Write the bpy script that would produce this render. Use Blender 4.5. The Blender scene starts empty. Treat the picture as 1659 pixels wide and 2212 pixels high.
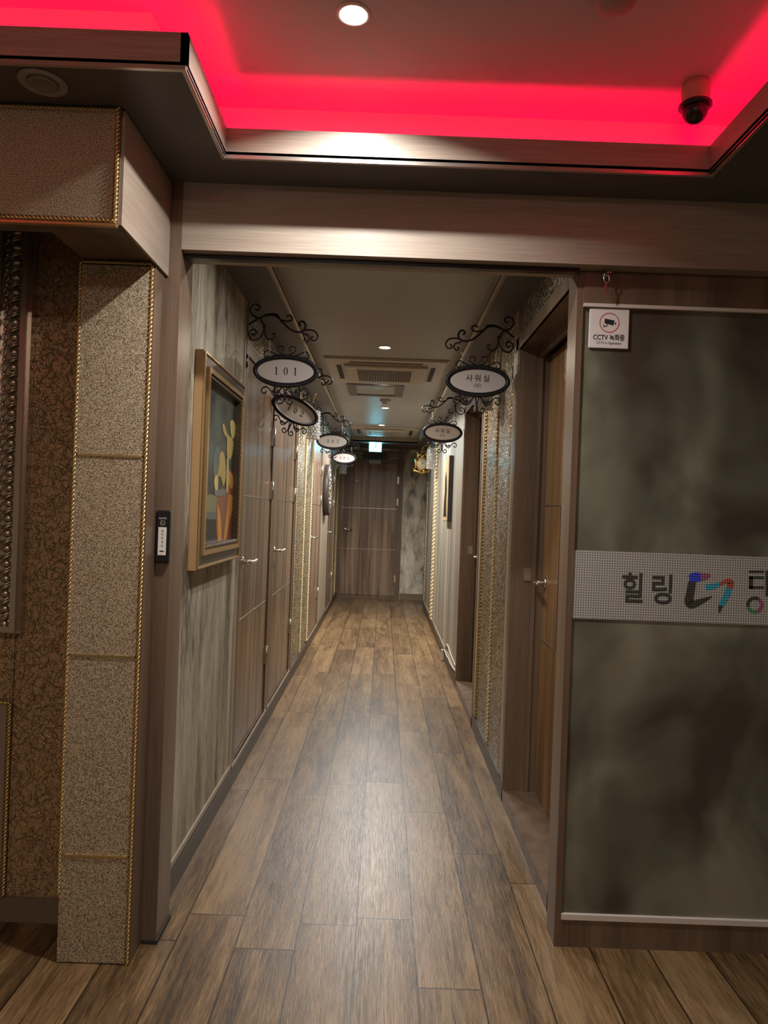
import bpy, bmesh, math, random
from math import pi, sin, cos, radians
from mathutils import Vector, Matrix, Euler
random.seed(7)
C = bpy.context.scene.collection
SC = bpy.context.scene

# ---------------------------------------------------------------- camera, exposure
F = 1534.0
cam_d = bpy.data.cameras.new('camera'); cam = bpy.data.objects.new('camera', cam_d); C.objects.link(cam)
cam_d.sensor_fit = 'HORIZONTAL'; cam_d.sensor_width = 36; cam_d.lens = 36*F/1659
cam_d.clip_start = 0.02; cam_d.clip_end = 60
cam.location = (0, 0, 1.36)
cam.rotation_euler = (Matrix.Rotation(radians(-0.05), 3, 'Z') @ Matrix.Rotation(pi/2+radians(0.04), 3, 'X') @ Matrix.Rotation(radians(2.1), 3, 'Z')).to_euler()
SC.camera = cam
SC.view_settings.view_transform = 'Standard'
SC.view_settings.look = 'None'
SC.view_settings.gamma = 1
SC.view_settings.use_curve_mapping = False
SC.view_settings.exposure = 0.0
w = bpy.data.worlds.new('world'); SC.world = w; w.use_nodes = True
w.node_tree.nodes['Background'].inputs[0].default_value = (0.5, 0.45, 0.4, 1)
w.node_tree.nodes['Background'].inputs[1].default_value = 0.02
WARM = (1.0, 0.80, 0.58); NEUT = (1.0, 0.90, 0.78); COOL = (1.0, 0.97, 0.93)
SPOT_L = 30.0        # radiance of the small downlight in the lobby
CORR_L = 20.0         # radiance of the corridor downlights
RED_L = 50.0          # cove strip
EXIT_L = 44.0
# lobby lamps behind the photographer, plus an added fill light
def area(name, loc, size, power, col, rot=(0,0,0), shape='DISK', spread=pi):
    l = bpy.data.lights.new(name, 'AREA'); l.shape = shape; l.size = size; l.energy = power; l.color = col; l.spread = spread
    o = bpy.data.objects.new(name, l); C.objects.link(o); o.location = loc; o.rotation_euler = rot; return o
area('lobby_lamp', (-0.15, -0.60, 2.54), 0.10, 17.0, NEUT)
area('lobby_lamp', (-0.6, -0.3, 2.54), 0.12, 10.0, WARM)
area('lobby_fill_light', (-0.8, -3.0, 1.7), 1.2, 6.0, NEUT, rot=(-pi/2, 0, pi), shape='SQUARE')  # invented soft source, added to lift the ceiling and beam

# ---------------------------------------------------------------- materials
def newmat(name):
    m = bpy.data.materials.new(name); m.use_nodes = True
    nt = m.node_tree; b = nt.nodes['Principled BSDF']; return m, nt, b
def simple(name, col, rough=0.5, metal=0.0, emit=None, es=0.0, bump=0.0, bscale=200, spec=None):
    m, nt, b = newmat(name)
    b.inputs['Base Color'].default_value = (*col, 1); b.inputs['Roughness'].default_value = rough; b.inputs['Metallic'].default_value = metal
    if spec is not None: b.inputs['Specular IOR Level'].default_value = spec
    if emit: b.inputs['Emission Color'].default_value = (*emit, 1); b.inputs['Emission Strength'].default_value = es
    if bump:
        tc = nt.nodes.new('ShaderNodeTexCoord'); n = nt.nodes.new('ShaderNodeTexNoise'); n.inputs['Scale'].default_value = bscale; n.inputs['Detail'].default_value = 3
        bp = nt.nodes.new('ShaderNodeBump'); bp.inputs['Strength'].default_value = bump; bp.inputs['Distance'].default_value = 0.002
        nt.links.new(tc.outputs['Object'], n.inputs['Vector']); nt.links.new(n.outputs[0], bp.inputs['Height']); nt.links.new(bp.outputs[0], b.inputs['Normal'])
    return m
def N(nt, t, **kw):
    n = nt.nodes.new(t)
    for k, v in kw.items():
        if hasattr(n, k): setattr(n, k, v)
        else: n.inputs[k].default_value = v
    return n
def ramp(nt, stops):
    r = nt.nodes.new('ShaderNodeValToRGB'); e = r.color_ramp.elements
    while len(e) < len(stops): e.new(0.5)
    for i, (p, c) in enumerate(stops): e[i].position = p; e[i].color = (*c, 1) if len(c) == 3 else c
    return r
def tex(nt, scale, kind='ShaderNodeTexNoise', detail=4, nscale=1.0, dist=0.0):
    tc = N(nt, 'ShaderNodeTexCoord'); mp = N(nt, 'ShaderNodeMapping'); mp.inputs['Scale'].default_value = scale
    n = nt.nodes.new(kind); n.inputs['Scale'].default_value = nscale
    if kind == 'ShaderNodeTexNoise':
        n.inputs['Detail'].default_value = detail; n.inputs['Distortion'].default_value = dist
    nt.links.new(tc.outputs['Object'], mp.inputs[0]); nt.links.new(mp.outputs[0], n.inputs['Vector']); return n
def bumpn(nt, b, h, s, d=0.002):
    bp = N(nt, 'ShaderNodeBump'); bp.inputs['Strength'].default_value = s; bp.inputs['Distance'].default_value = d
    nt.links.new(h, bp.inputs['Height']); nt.links.new(bp.outputs[0], b.inputs['Normal'])
def wood(name, c1, c2, axis='Z', rough=0.38, fine=1.0, bands=0.35, spec=0.5):
    m, nt, b = newmat(name)
    a = {'X': (0.6, 12, 12), 'Y': (12, 0.6, 12), 'Z': (12, 12, 0.6)}[axis]
    f = {'X': (6, 220, 220), 'Y': (220, 6, 220), 'Z': (220, 220, 6)}[axis]
    n1 = tex(nt, a, detail=5, dist=0.4); n2 = tex(nt, f, detail=3)
    mx = N(nt, 'ShaderNodeMix', data_type='FLOAT'); mx.inputs[0].default_value = 0.45*fine
    nt.links.new(n1.outputs[0], mx.inputs[2]); nt.links.new(n2.outputs[0], mx.inputs[3])
    r = ramp(nt, [(0.5-bands*0.6, c1), (0.5+bands*0.6, c2)])
    nt.links.new(mx.outputs[0], r.inputs[0]); nt.links.new(r.outputs[0], b.inputs['Base Color'])
    b.inputs['Roughness'].default_value = rough; b.inputs['Specular IOR Level'].default_value = spec
    bumpn(nt, b, n2.outputs[0], 0.12, 0.001); return m
def glitter(name, c1, c2, scale=260, metal=0.55, rough=0.42, bump=0.7, dist=0.003):
    m, nt, b = newmat(name)
    n = tex(nt, (1, 1, 1), detail=2, nscale=scale); n2 = tex(nt, (1, 1, 1), detail=2, nscale=scale*1.7)
    r = ramp(nt, [(0.40, c1), (0.60, c2)]); nt.links.new(n.outputs[0], r.inputs[0]); nt.links.new(r.outputs[0], b.inputs['Base Color'])
    b.inputs['Metallic'].default_value = metal; b.inputs['Roughness'].default_value = rough
    ad = N(nt, 'ShaderNodeMath', operation='ADD'); nt.links.new(n.outputs[0], ad.inputs[0]); nt.links.new(n2.outputs[0], ad.inputs[1])
    bumpn(nt, b, ad.outputs[0], bump, dist); return m
def mottled(name, base, dark, warm, zs=1.6, s=9, rough=0.6):
    m, nt, b = newmat(name)
    n = tex(nt, (s, s, zs), detail=7, dist=0.3); n2 = tex(nt, (s*0.7, s*0.7, zs*0.6), detail=4); n3 = tex(nt, (70, 70, 14), detail=4)
    r = ramp(nt, [(0.36, dark), (0.47, tuple(0.72*x for x in base)), (0.56, base), (0.70, warm)])
    mx = N(nt, 'ShaderNodeMix', data_type='FLOAT'); mx.inputs[0].default_value = 0.35
    nt.links.new(n.outputs[0], mx.inputs[2]); nt.links.new(n3.outputs[0], mx.inputs[3])
    mc = N(nt, 'ShaderNodeMix', data_type='RGBA', blend_type='MULTIPLY'); mc.inputs[0].default_value = 0.55
    r2 = ramp(nt, [(0.35, (0.45, 0.42, 0.38)), (0.55, (1, 1, 1))])
    nt.links.new(mx.outputs[0], r.inputs[0]); nt.links.new(n2.outputs[0], r2.inputs[0])
    nt.links.new(r.outputs[0], mc.inputs[6]); nt.links.new(r2.outputs[0], mc.inputs[7]); nt.links.new(mc.outputs[2], b.inputs['Base Color'])
    b.inputs['Roughness'].default_value = rough; bumpn(nt, b, n3.outputs[0], 0.2, 0.001); return m

W_BEAM = wood('taupe laminate horizontal grain', (0.25, 0.195, 0.150), (0.41, 0.335, 0.265), 'X', 0.45, 1.0, 0.28)
W_BEAMY = wood('taupe laminate depth grain', (0.25, 0.195, 0.150), (0.41, 0.335, 0.265), 'Y', 0.45, 1.0, 0.28)
W_SOFF = wood('dark taupe soffit laminate', (0.080, 0.072, 0.070), (0.12, 0.108, 0.104), 'X', 0.4, 1.0, 0.6)
W_JAMB = wood('brown laminate vertical grain', (0.095, 0.060, 0.038), (0.19, 0.125, 0.082), 'Z', 0.38, 0.8, 0.25)
W_DOOR = wood('walnut door laminate', (0.11, 0.066, 0.042), (0.31, 0.215, 0.145), 'Z', 0.30, 0.6, 0.17)
W_DOOR_LIT = wood('warm lit walnut door laminate', (0.17, 0.085, 0.032), (0.36, 0.21, 0.095), 'Z', 0.32, 0.6, 0.18)  # walnut door tone with warm lamp light mixed into the colour
W_BASE = wood('dark baseboard laminate', (0.035, 0.025, 0.018), (0.065, 0.047, 0.033), 'Y', 0.4, 0.8, 0.5)
W_BASEX = wood('brown baseboard laminate', (0.14, 0.10, 0.068), (0.21, 0.155, 0.105), 'X', 0.4, 0.8, 0.5)
W_GREY = wood('grey weathered wood paper', (0.13, 0.112, 0.085), (0.36, 0.325, 0.255), 'Z', 0.5, 0.6, 0.2)
W_PALE = wood('pale edge strip', (0.28, 0.23, 0.165), (0.40, 0.335, 0.25), 'Z', 0.4, 0.6, 0.6)
W_FRAME = wood('frame side timber', (0.36, 0.21, 0.09), (0.52, 0.32, 0.15), 'Z', 0.45, 0.5, 0.6)
G_PIL = glitter('speckled champagne glitter paper', (0.13, 0.085, 0.042), (0.68, 0.57, 0.39), 420, 0.35, 0.42, 0.6)
m, nt, b = newmat('gold glitter mosaic paper'); G_WALL = m
vo = tex(nt, (1, 1, 1), 'ShaderNodeTexVoronoi', nscale=125); sx_ = N(nt, 'ShaderNodeSeparateColor'); nt.links.new(vo.outputs['Color'], sx_.inputs[0])
r = ramp(nt, [(0.15, (0.045, 0.032, 0.018)), (0.55, (0.25, 0.19, 0.115)), (0.80, (0.55, 0.45, 0.30)), (0.92, (1.0, 0.92, 0.74))]); nt.links.new(sx_.outputs[0], r.inputs[0]); nt.links.new(r.outputs[0], b.inputs['Base Color'])
b.inputs['Metallic'].default_value = 0.6; b.inputs['Roughness'].default_value = 0.26
gz = tex(nt, (1, 1, 1), detail=1, nscale=170); bumpn(nt, b, gz.outputs[0], 1.0, 0.008)
P_WALL = mottled('distressed grey beige paper', (0.47, 0.42, 0.32), (0.10, 0.078, 0.050), (0.62, 0.57, 0.46), 1.5, 11)
P_END = mottled('blotched plaster paper', (0.64, 0.58, 0.46), (0.17, 0.145, 0.11), (0.72, 0.66, 0.54), 4.0, 9)
P_SHADE = mottled('blotched plaster in shade behind glass', (0.12, 0.115, 0.085), (0.028, 0.024, 0.02), (0.16, 0.16, 0.12), 2.4, 3.2)  # end wall paper with dimmer light put into its colours
CEIL = simple('warm grey ceiling paper', (0.46, 0.44, 0.42), 0.8, bump=0.3, bscale=240)
CEILC = simple('grey corridor ceiling paper', (0.43, 0.43, 0.425), 0.42, bump=0.3, bscale=240)
COVE = simple('cove white paint', (0.7, 0.66, 0.62), 0.8)
GOLD = simple('aged gold moulding', (0.62, 0.44, 0.19), 0.32, 0.85)
ANTIQ = simple('antique silver leaf', (0.50, 0.44, 0.34), 0.30, 0.9)
SATIN = simple('satin champagne metal', (0.62, 0.56, 0.48), 0.28, 0.9)
CREAM = simple('cream rope moulding', (0.72, 0.60, 0.36), 0.5, 0.15)
BLACKI = simple('black wrought iron', (0.022, 0.020, 0.024), 0.42, 0.4)
FACE = simple('white sign face', (0.66, 0.60, 0.56), 0.45)
INK = simple('black lettering', (0.02, 0.02, 0.022), 0.5)
CHROME = simple('polished steel', (0.72, 0.69, 0.62), 0.18, 1.0)
STEEL = simple('brushed steel', (0.55, 0.52, 0.46), 0.32, 1.0)
WHITE = simple('white plastic', (0.74, 0.71, 0.67), 0.4)
WARMW = simple('ivory plastic', (0.50, 0.46, 0.38), 0.4)
DARK = simple('black plastic', (0.012, 0.011, 0.011), 0.25)
GROOVE = simple('dark groove', (0.02, 0.015, 0.012), 0.7)
REDI = simple('red print', (0.55, 0.03, 0.03), 0.5)
SEAL = simple('translucent grey gasket', (0.62, 0.56, 0.50), 0.5)
OWLG = simple('polished brass', (0.95, 0.66, 0.24), 0.2, 0.95)
DIAL = simple('cream dial', (0.62, 0.56, 0.36), 0.4)
LAMPW = simple('lit neutral lamp', (1, 1, 1), emit=COOL, es=SPOT_L)
LAMPC = simple('lit corridor lamp', (1, 1, 1), emit=(1.0, 0.90, 0.76), es=CORR_L)
LAMPY = simple('lit warm corridor lamp', (1, 1, 1), emit=(1.0, 0.74, 0.42), es=CORR_L*0.6)
REDL = simple('red led strip', (1, 0.1, 0.1), emit=(1.0, 0.0, 0.055), es=RED_L)
EXITM = simple('lit exit sign face', (0.8, 1, 1), emit=(0.16, 0.80, 1.0), es=EXIT_L)
EXITI = simple('exit sign pictogram', (0.1, 0.5, 0.5), emit=(0.05, 0.55, 0.75), es=2.0)
TOWER = simple('painted', (0.2, 0.2, 0.2))
m, nt, b = newmat('cut crystal'); b.inputs['Base Color'].default_value = (0.95, 0.95, 0.93, 1); b.inputs['Roughness'].default_value = 0.03
b.inputs['Transmission Weight'].default_value = 0.75; b.inputs['IOR'].default_value = 1.6; CRYST = m
# crackle wallpaper
m, nt, b = newmat('brown gold crackle paper'); CRACK = m
tc = N(nt, 'ShaderNodeTexCoord'); nz = N(nt, 'ShaderNodeTexNoise'); nz.inputs['Scale'].default_value = 20; nz.inputs['Detail'].default_value = 0
ma = N(nt, 'ShaderNodeVectorMath', operation='SCALE'); ma.inputs['Scale'].default_value = 0.045
ad = N(nt, 'ShaderNodeVectorMath', operation='ADD')
nt.links.new(tc.outputs['Object'], nz.inputs['Vector']); nt.links.new(nz.outputs['Color'], ma.inputs[0]); nt.links.new(tc.outputs['Object'], ad.inputs[0]); nt.links.new(ma.outputs[0], ad.inputs[1])
mu = None
for k, (sc, off) in enumerate([(62, 0.0), (46, 3.7), (54, 7.9), (40, 12.3)]):
    mp = N(nt, 'ShaderNodeMapping'); mp.inputs['Location'].default_value = (off, off, off); mp.inputs['Rotation'].default_value = (0, 0.7*k, 0); mp.inputs['Scale'].default_value = (1, 1, 0.8)
    vo = N(nt, 'ShaderNodeTexVoronoi', feature='DISTANCE_TO_EDGE'); vo.inputs['Scale'].default_value = sc
    mr = N(nt, 'ShaderNodeMapRange'); mr.inputs['From Max'].default_value = 0.0008*sc
    mk = N(nt, 'ShaderNodeTexNoise'); mk.inputs['Scale'].default_value = 55; mk.inputs['Detail'].default_value = 0
    m2 = N(nt, 'ShaderNodeMapRange'); m2.inputs['From Min'].default_value = 0.46; m2.inputs['From Max'].default_value = 0.54
    nt.links.new(ad.outputs[0], mp.inputs[0]); nt.links.new(mp.outputs[0], vo.inputs['Vector']); nt.links.new(mp.outputs[0], mk.inputs['Vector']); nt.links.new(vo.outputs['Distance'], mr.inputs[0]); nt.links.new(mk.outputs[0], m2.inputs[0])
    mx = N(nt, 'ShaderNodeMath', operation='MAXIMUM'); nt.links.new(mr.outputs[0], mx.inputs[0]); nt.links.new(m2.outputs[0], mx.inputs[1])
    if mu is None: mu = mx
    else:
        q_ = N(nt, 'ShaderNodeMath', operation='MINIMUM'); nt.links.new(mu.outputs[0], q_.inputs[0]); nt.links.new(mx.outputs[0], q_.inputs[1]); mu = q_
r = ramp(nt, [(0.0, (0.17, 0.10, 0.045)), (0.7, (0.50, 0.335, 0.18))]); nt.links.new(mu.outputs[0], r.inputs[0]); nt.links.new(r.outputs[0], b.inputs['Base Color'])
b.inputs['Metallic'].default_value = 0.35; b.inputs['Roughness'].default_value = 0.36
bumpn(nt, b, mu.outputs[0], 0.9, 0.0025)
# plank floor
m, nt, b = newmat('oak plank vinyl floor'); FLOORM = m
PW, PL = 0.186, 1.20
tc = N(nt, 'ShaderNodeTexCoord'); sp = N(nt, 'ShaderNodeSeparateXYZ'); nt.links.new(tc.outputs['Object'], sp.inputs[0])
def mth(op, a, b_=None, c=None):
    n = N(nt, 'ShaderNodeMath', operation=op)
    for i, v in enumerate((a, b_, c)):
        if v is None: continue
        if isinstance(v, (int, float)): n.inputs[i].default_value = v
        else: nt.links.new(v, n.inputs[i])
    return n.outputs[0]
xr = mth('DIVIDE', mth('ADD', sp.outputs[0], 20*PW+0.039), PW); row = mth('FLOOR', xr); xf = mth('FRACT', xr)
wn = N(nt, 'ShaderNodeTexWhiteNoise', noise_dimensions='1D'); nt.links.new(row, wn.inputs['W'])
yr = mth('ADD', mth('DIVIDE', sp.outputs[1], PL), mth('MULTIPLY', wn.outputs['Value'], 7.3)); col = mth('FLOOR', yr); yf = mth('FRACT', yr)
wid = mth('ADD', mth('MULTIPLY', row, 13.7), mth('MULTIPLY', col, 5.31))
wn2 = N(nt, 'ShaderNodeTexWhiteNoise', noise_dimensions='1D'); nt.links.new(wid, wn2.inputs['W'])
ex = mth('MULTIPLY', mth('MINIMUM', xf, mth('SUBTRACT', 1.0, xf)), PW); ey = mth('MULTIPLY', mth('MINIMUM', yf, mth('SUBTRACT', 1.0, yf)), PL)
ed = mth('MINIMUM', ex, ey); mr = N(nt, 'ShaderNodeMapRange'); mr.inputs['From Max'].default_value = 0.0042; nt.links.new(ed, mr.inputs[0])
cb = N(nt, 'ShaderNodeCombineXYZ'); nt.links.new(sp.outputs[0], cb.inputs[0]); nt.links.new(sp.outputs[1], cb.inputs[1]); nt.links.new(mth('MULTIPLY', wn2.outputs['Value'], 9.0), cb.inputs[2])
def fl(scale, det, dist):
    mp = N(nt, 'ShaderNodeMapping'); mp.inputs['Scale'].default_value = scale; nt.links.new(cb.outputs[0], mp.inputs[0])
    n = N(nt, 'ShaderNodeTexNoise'); n.inputs['Scale'].default_value = 1; n.inputs['Detail'].default_value = det; n.inputs['Distortion'].default_value = dist
    nt.links.new(mp.outputs[0], n.inputs['Vector']); return n.outputs[0]
g1 = fl((10, 1.2, 3), 5, 0.6); g2 = fl((210, 9.0, 5), 4, 2.2); g3 = fl((34, 3.0, 5), 7, 1.8)
mix1 = mth('ADD', mth('MULTIPLY', g1, 0.36), mth('ADD', mth('MULTIPLY', g2, 0.32), mth('MULTIPLY', g3, 0.32)))
mix2 = mth('ADD', mix1, mth('MULTIPLY', mth('SUBTRACT', wn2.outputs['Value'], 0.5), 0.09))
r = ramp(nt, [(0.37, (0.040, 0.022, 0.010)), (0.49, (0.140, 0.080, 0.033)), (0.61, (0.255, 0.163, 0.080))]); nt.links.new(mix2, r.inputs[0])
mc = N(nt, 'ShaderNodeMix', data_type='RGBA', blend_type='MULTIPLY'); mc.inputs[0].default_value = 1.0
r2 = ramp(nt, [(0.25, (0.12, 0.09, 0.07)), (1.0, (1, 1, 1))]); nt.links.new(mr.outputs[0], r2.inputs[0])
nt.links.new(r.outputs[0], mc.inputs[6]); nt.links.new(r2.outputs[0], mc.inputs[7]); nt.links.new(mc.outputs[2], b.inputs['Base Color'])
b.inputs['Roughness'].default_value = 0.33
bumpn(nt, b, mth('ADD', mth('MULTIPLY', g2, 0.7), mth('ADD', mth('MULTIPLY', g3, 0.3), mth('MULTIPLY', g1, 0.1))), 0.34, 0.0020)
# frosted glass and its printed band
m, nt, b = newmat('frosted bronze glass with painted blur'); GLASS = m
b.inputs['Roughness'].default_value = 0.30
gn = tex(nt, (1.9, 1, 1.5), detail=3, dist=0.4, nscale=1.6); gr = ramp(nt, [(0.36, (0.11, 0.088, 0.066)), (0.50, (0.20, 0.195, 0.14)), (0.64, (0.34, 0.335, 0.25))]); nt.links.new(gn.outputs[0], gr.inputs[0]); nt.links.new(gr.outputs[0], b.inputs['Base Color'])  # blotches painted in for blurred reflections and the view through the pane
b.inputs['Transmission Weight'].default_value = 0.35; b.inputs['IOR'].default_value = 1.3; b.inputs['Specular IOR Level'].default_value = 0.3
m, nt, b = newmat('dotted silver film'); FILM = m
tc = N(nt, 'ShaderNodeTexCoord'); mp = N(nt, 'ShaderNodeMapping'); mp.inputs['Scale'].default_value = (125, 1, 125)
vo = N(nt, 'ShaderNodeTexVoronoi'); vo.inputs['Scale'].default_value = 1; vo.inputs['Randomness'].default_value = 0
nt.links.new(tc.outputs['Object'], mp.inputs[0]); nt.links.new(mp.outputs[0], vo.inputs['Vector'])
r = ramp(nt, [(0.22, (0.12, 0.12, 0.11)), (0.38, (0.47, 0.47, 0.43))]); nt.links.new(vo.outputs['Distance'], r.inputs[0]); nt.links.new(r.outputs[0], b.inputs['Base Color'])
b.inputs['Roughness'].default_value = 0.45
def dotted(name, c):
    m, nt, b = newmat(name); tc = N(nt, 'ShaderNodeTexCoord'); mp = N(nt, 'ShaderNodeMapping'); mp.inputs['Scale'].default_value = (125, 1, 125)
    vo = N(nt, 'ShaderNodeTexVoronoi'); vo.inputs['Scale'].default_value = 1; vo.inputs['Randomness'].default_value = 0
    nt.links.new(tc.outputs['Object'], mp.inputs[0]); nt.links.new(mp.outputs[0], vo.inputs['Vector'])
    r = ramp(nt, [(0.30, tuple(x*0.2 for x in c)), (0.48, c)]); nt.links.new(vo.outputs['Distance'], r.inputs[0]); nt.links.new(r.outputs[0], b.inputs['Base Color']); b.inputs['Roughness'].default_value = 0.5
    return m
D_GREY = dotted('dark dotted print', (0.085, 0.083, 0.068)); D_BLUE = dotted('blue dotted print', (0.07, 0.10, 1.0)); D_CYAN = dotted('cyan dotted print', (0.06, 0.55, 0.75))
D_RED = dotted('red dotted print', (0.65, 0.16, 0.12)); D_GREEN = dotted('green dotted print', (0.12, 0.45, 0.18)); D_PINK = dotted('pink dotted print', (0.5, 0.16, 0.3))
GRILLE = simple('dark mesh grille', (0.06, 0.052, 0.045), 0.6)

# ---------------------------------------------------------------- geometry helpers
class MB:
    def __init__(s): s.v = []; s.f = []; s.mi = []; s.sm = []
    def add(s, vs, fs, mi=0, sm=False):
        o = len(s.v); s.v += [tuple(v) for v in vs]; s.f += [tuple(i+o for i in f) for f in fs]; s.mi += [mi]*len(fs); s.sm += [sm]*len(fs); return s
    def box(s, x0, x1, y0, y1, z0, z1, mi=0, bev=0.0):
        if bev <= 0:
            vs = [(x, y, z) for z in (z0, z1) for y in (y0, y1) for x in (x0, x1)]
            s.add(vs, [(0,2,3,1), (4,5,7,6), (0,1,5,4), (2,6,7,3), (0,4,6,2), (1,3,7,5)], mi); return s
        bm = bmesh.new(); bmesh.ops.create_cube(bm, size=1)
        for v in bm.verts: v.co = Vector(((x0+x1)/2+v.co.x*(x1-x0), (y0+y1)/2+v.co.y*(y1-y0), (z0+z1)/2+v.co.z*(z1-z0)))
        bmesh.ops.bevel(bm, geom=list(bm.edges), offset=bev, segments=2, affect='EDGES', profile=0.5)
        bm.verts.index_update(); s.add([v.co for v in bm.verts], [[v.index for v in f.verts] for f in bm.faces], mi, False); bm.free(); return s
    def prism(s, poly, axis, a, b, mi=0):       # poly of 2D points, extruded along axis from a to b
        def P(p, t): return {'X': (t, p[0], p[1]), 'Y': (p[0], t, p[1]), 'Z': (p[0], p[1], t)}[axis]
        n = len(poly); vs = [P(p, a) for p in poly]+[P(p, b) for p in poly]
        s.add(vs, [tuple(range(n)), tuple(range(2*n-1, n-1, -1))]+[(i, (i+1) % n, n+(i+1) % n, n+i) for i in range(n)], mi); return s
    def tube(s, pts, r, seg=8, mi=0, closed=False, cap=True):
        pts = [Vector(p) for p in pts]; n = len(pts); rr = r if isinstance(r, (list, tuple)) else [r]*n
        vs = []; up = None
        for i, p in enumerate(pts):
            a = pts[(i-1) % n] if (closed or i > 0) else p; c = pts[(i+1) % n] if (closed or i < n-1) else p
            t = (c-a); t = t.normalized() if t.length > 1e-9 else Vector((0, 0, 1))
            if up is None: up = t.orthogonal().normalized()
            u = up-t*up.dot(t); u = u.normalized() if u.length > 1e-6 else t.orthogonal().normalized(); up = u; q = t.cross(u)
            vs += [p+(u*cos(2*pi*k/seg)+q*sin(2*pi*k/seg))*rr[i] for k in range(seg)]
        fs = []; m_ = n if closed else n-1
        for i in range(m_):
            for k in range(seg):
                j = (i+1) % n; k2 = (k+1) % seg; fs.append((i*seg+k, i*seg+k2, j*seg+k2, j*seg+k))
        if cap and not closed: fs += [tuple(range(seg-1, -1, -1)), tuple(range((n-1)*seg, n*seg))]
        s.add(vs, fs, mi, True); return s
    def lathe(s, prof, center=(0, 0, 0), axis='Z', seg=32, mi=0, sm=True):   # prof: (radius, height)
        vs = []; c = Vector(center)
        for r_, h in prof:
            for k in range(seg):
                a = 2*pi*k/seg; u, v_ = r_*cos(a), r_*sin(a)
                vs.append(c+Vector({'Z': (u, v_, h), 'Y': (u, h, v_), 'X': (h, u, v_)}[axis]))
        fs = []
        for i in range(len(prof)-1):
            for k in range(seg):
                k2 = (k+1) % seg; fs.append((i*seg+k, i*seg+k2, (i+1)*seg+k2, (i+1)*seg+k))
        if prof[0][0] > 1e-6: fs.append(tuple(range(seg-1, -1, -1)))
        if prof[-1][0] > 1e-6: fs.append(tuple(range((len(prof)-1)*seg, len(prof)*seg)))
        s.add(vs, fs, mi, sm); return s
    def ball(s, c, r, mi=0, seg=12, rings=8):
        if not isinstance(r, (tuple, list)): r = (r, r, r)
        vs = []; fs = []
        for i in range(rings+1):
            t = pi*i/rings
            for k in range(seg):
                a = 2*pi*k/seg; vs.append((c[0]+r[0]*sin(t)*cos(a), c[1]+r[1]*sin(t)*sin(a), c[2]+r[2]*cos(t)))
        for i in range(rings):
            for k in range(seg):
                k2 = (k+1) % seg; fs.append((i*seg+k, (i+1)*seg+k, (i+1)*seg+k2, i*seg+k2))
        s.add(vs, fs, mi, True); return s
    def rope(s, p0, p1, r, pitch, mi=0, strands=2, sub=10, seg=5):
        p0, p1 = Vector(p0), Vector(p1); L = (p1-p0).length; t = (p1-p0)/L; u = t.orthogonal().normalized(); q = t.cross(u)
        n = max(2, int(L/pitch*sub))
        for k in range(strands):
            ph = 2*pi*k/strands
            s.tube([p0+t*(L*i/n)+(u*cos(2*pi*L*i/n/pitch+ph)+q*sin(2*pi*L*i/n/pitch+ph))*r*0.45 for i in range(n+1)], r*0.55, seg, mi)
        return s
    def build(s, name, mats, parent=None, loc=None):
        me = bpy.data.meshes.new(name); o_ = Vector(loc) if loc is not None else Vector((0, 0, 0))
        me.from_pydata([tuple(Vector(v)-o_) for v in s.v], [], s.f)
        mats = mats if isinstance(mats, (list, tuple)) else [mats]
        for m_ in mats: me.materials.append(m_)
        me.polygons.foreach_set('material_index', s.mi); me.polygons.foreach_set('use_smooth', s.sm); me.update()
        bm = bmesh.new(); bm.from_mesh(me); bmesh.ops.recalc_face_normals(bm, faces=bm.faces); bm.to_mesh(me); bm.free()
        o = bpy.data.objects.new(name, me); C.objects.link(o)
        if loc is not None and parent is None: o.location = loc
        if parent is not None: o.parent = parent
        return o
def root(name, loc, label, cat, group=None, kind=None):
    o = bpy.data.objects.new(name, None); C.objects.link(o); o.location = loc; o.empty_display_size = 0.05
    tag(o, label, cat, group, kind); return o
def tag(o, label, cat, group=None, kind=None):
    o['label'] = label; o['category'] = cat
    if group: o['group'] = group
    if kind: o['kind'] = kind
    return o
def struct(o, label, cat): return tag(o, label, cat, None, 'structure')
def spline(pts, n=6):
    P = [Vector(p) for p in pts]; out = []
    for i in range(len(P)-1):
        p0 = P[max(i-1, 0)]; p1 = P[i]; p2 = P[i+1]; p3 = P[min(i+2, len(P)-1)]
        for k in range(n):
            t = k/n; out.append(0.5*((2*p1)+(p2-p0)*t+(2*p0-5*p1+4*p2-p3)*t*t+(3*p1-p0-3*p2+p3)*t**3))
    out.append(P[-1]); return out
def text_mb(body, size, loc, face='-Y', mi=0, mb=None, sx=1.0, spacing=1.0, depth=0.0, bold=0.0):
    cu = bpy.data.curves.new('t', 'FONT'); cu.body = body; cu.size = size; cu.align_x = 'CENTER'; cu.align_y = 'CENTER'; cu.space_character = spacing; cu.resolution_u = 4
    cu.offset = bold; cu.extrude = depth
    o = bpy.data.objects.new('t', cu); C.objects.link(o); dg = bpy.context.evaluated_depsgraph_get(); dg.update()
    me = bpy.data.meshes.new_from_object(o.evaluated_get(dg)); bpy.data.objects.remove(o); bpy.data.curves.remove(cu)
    mb = mb or MB(); vs = []
    for v in me.vertices:
        x, y, z = v.co; x *= sx
        vs.append({'-Y': (loc[0]+x, loc[1]-z, loc[2]+y)}[face])
    mb.add(vs, [tuple(p.vertices) for p in me.polygons], mi); bpy.data.meshes.remove(me); return mb
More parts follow.
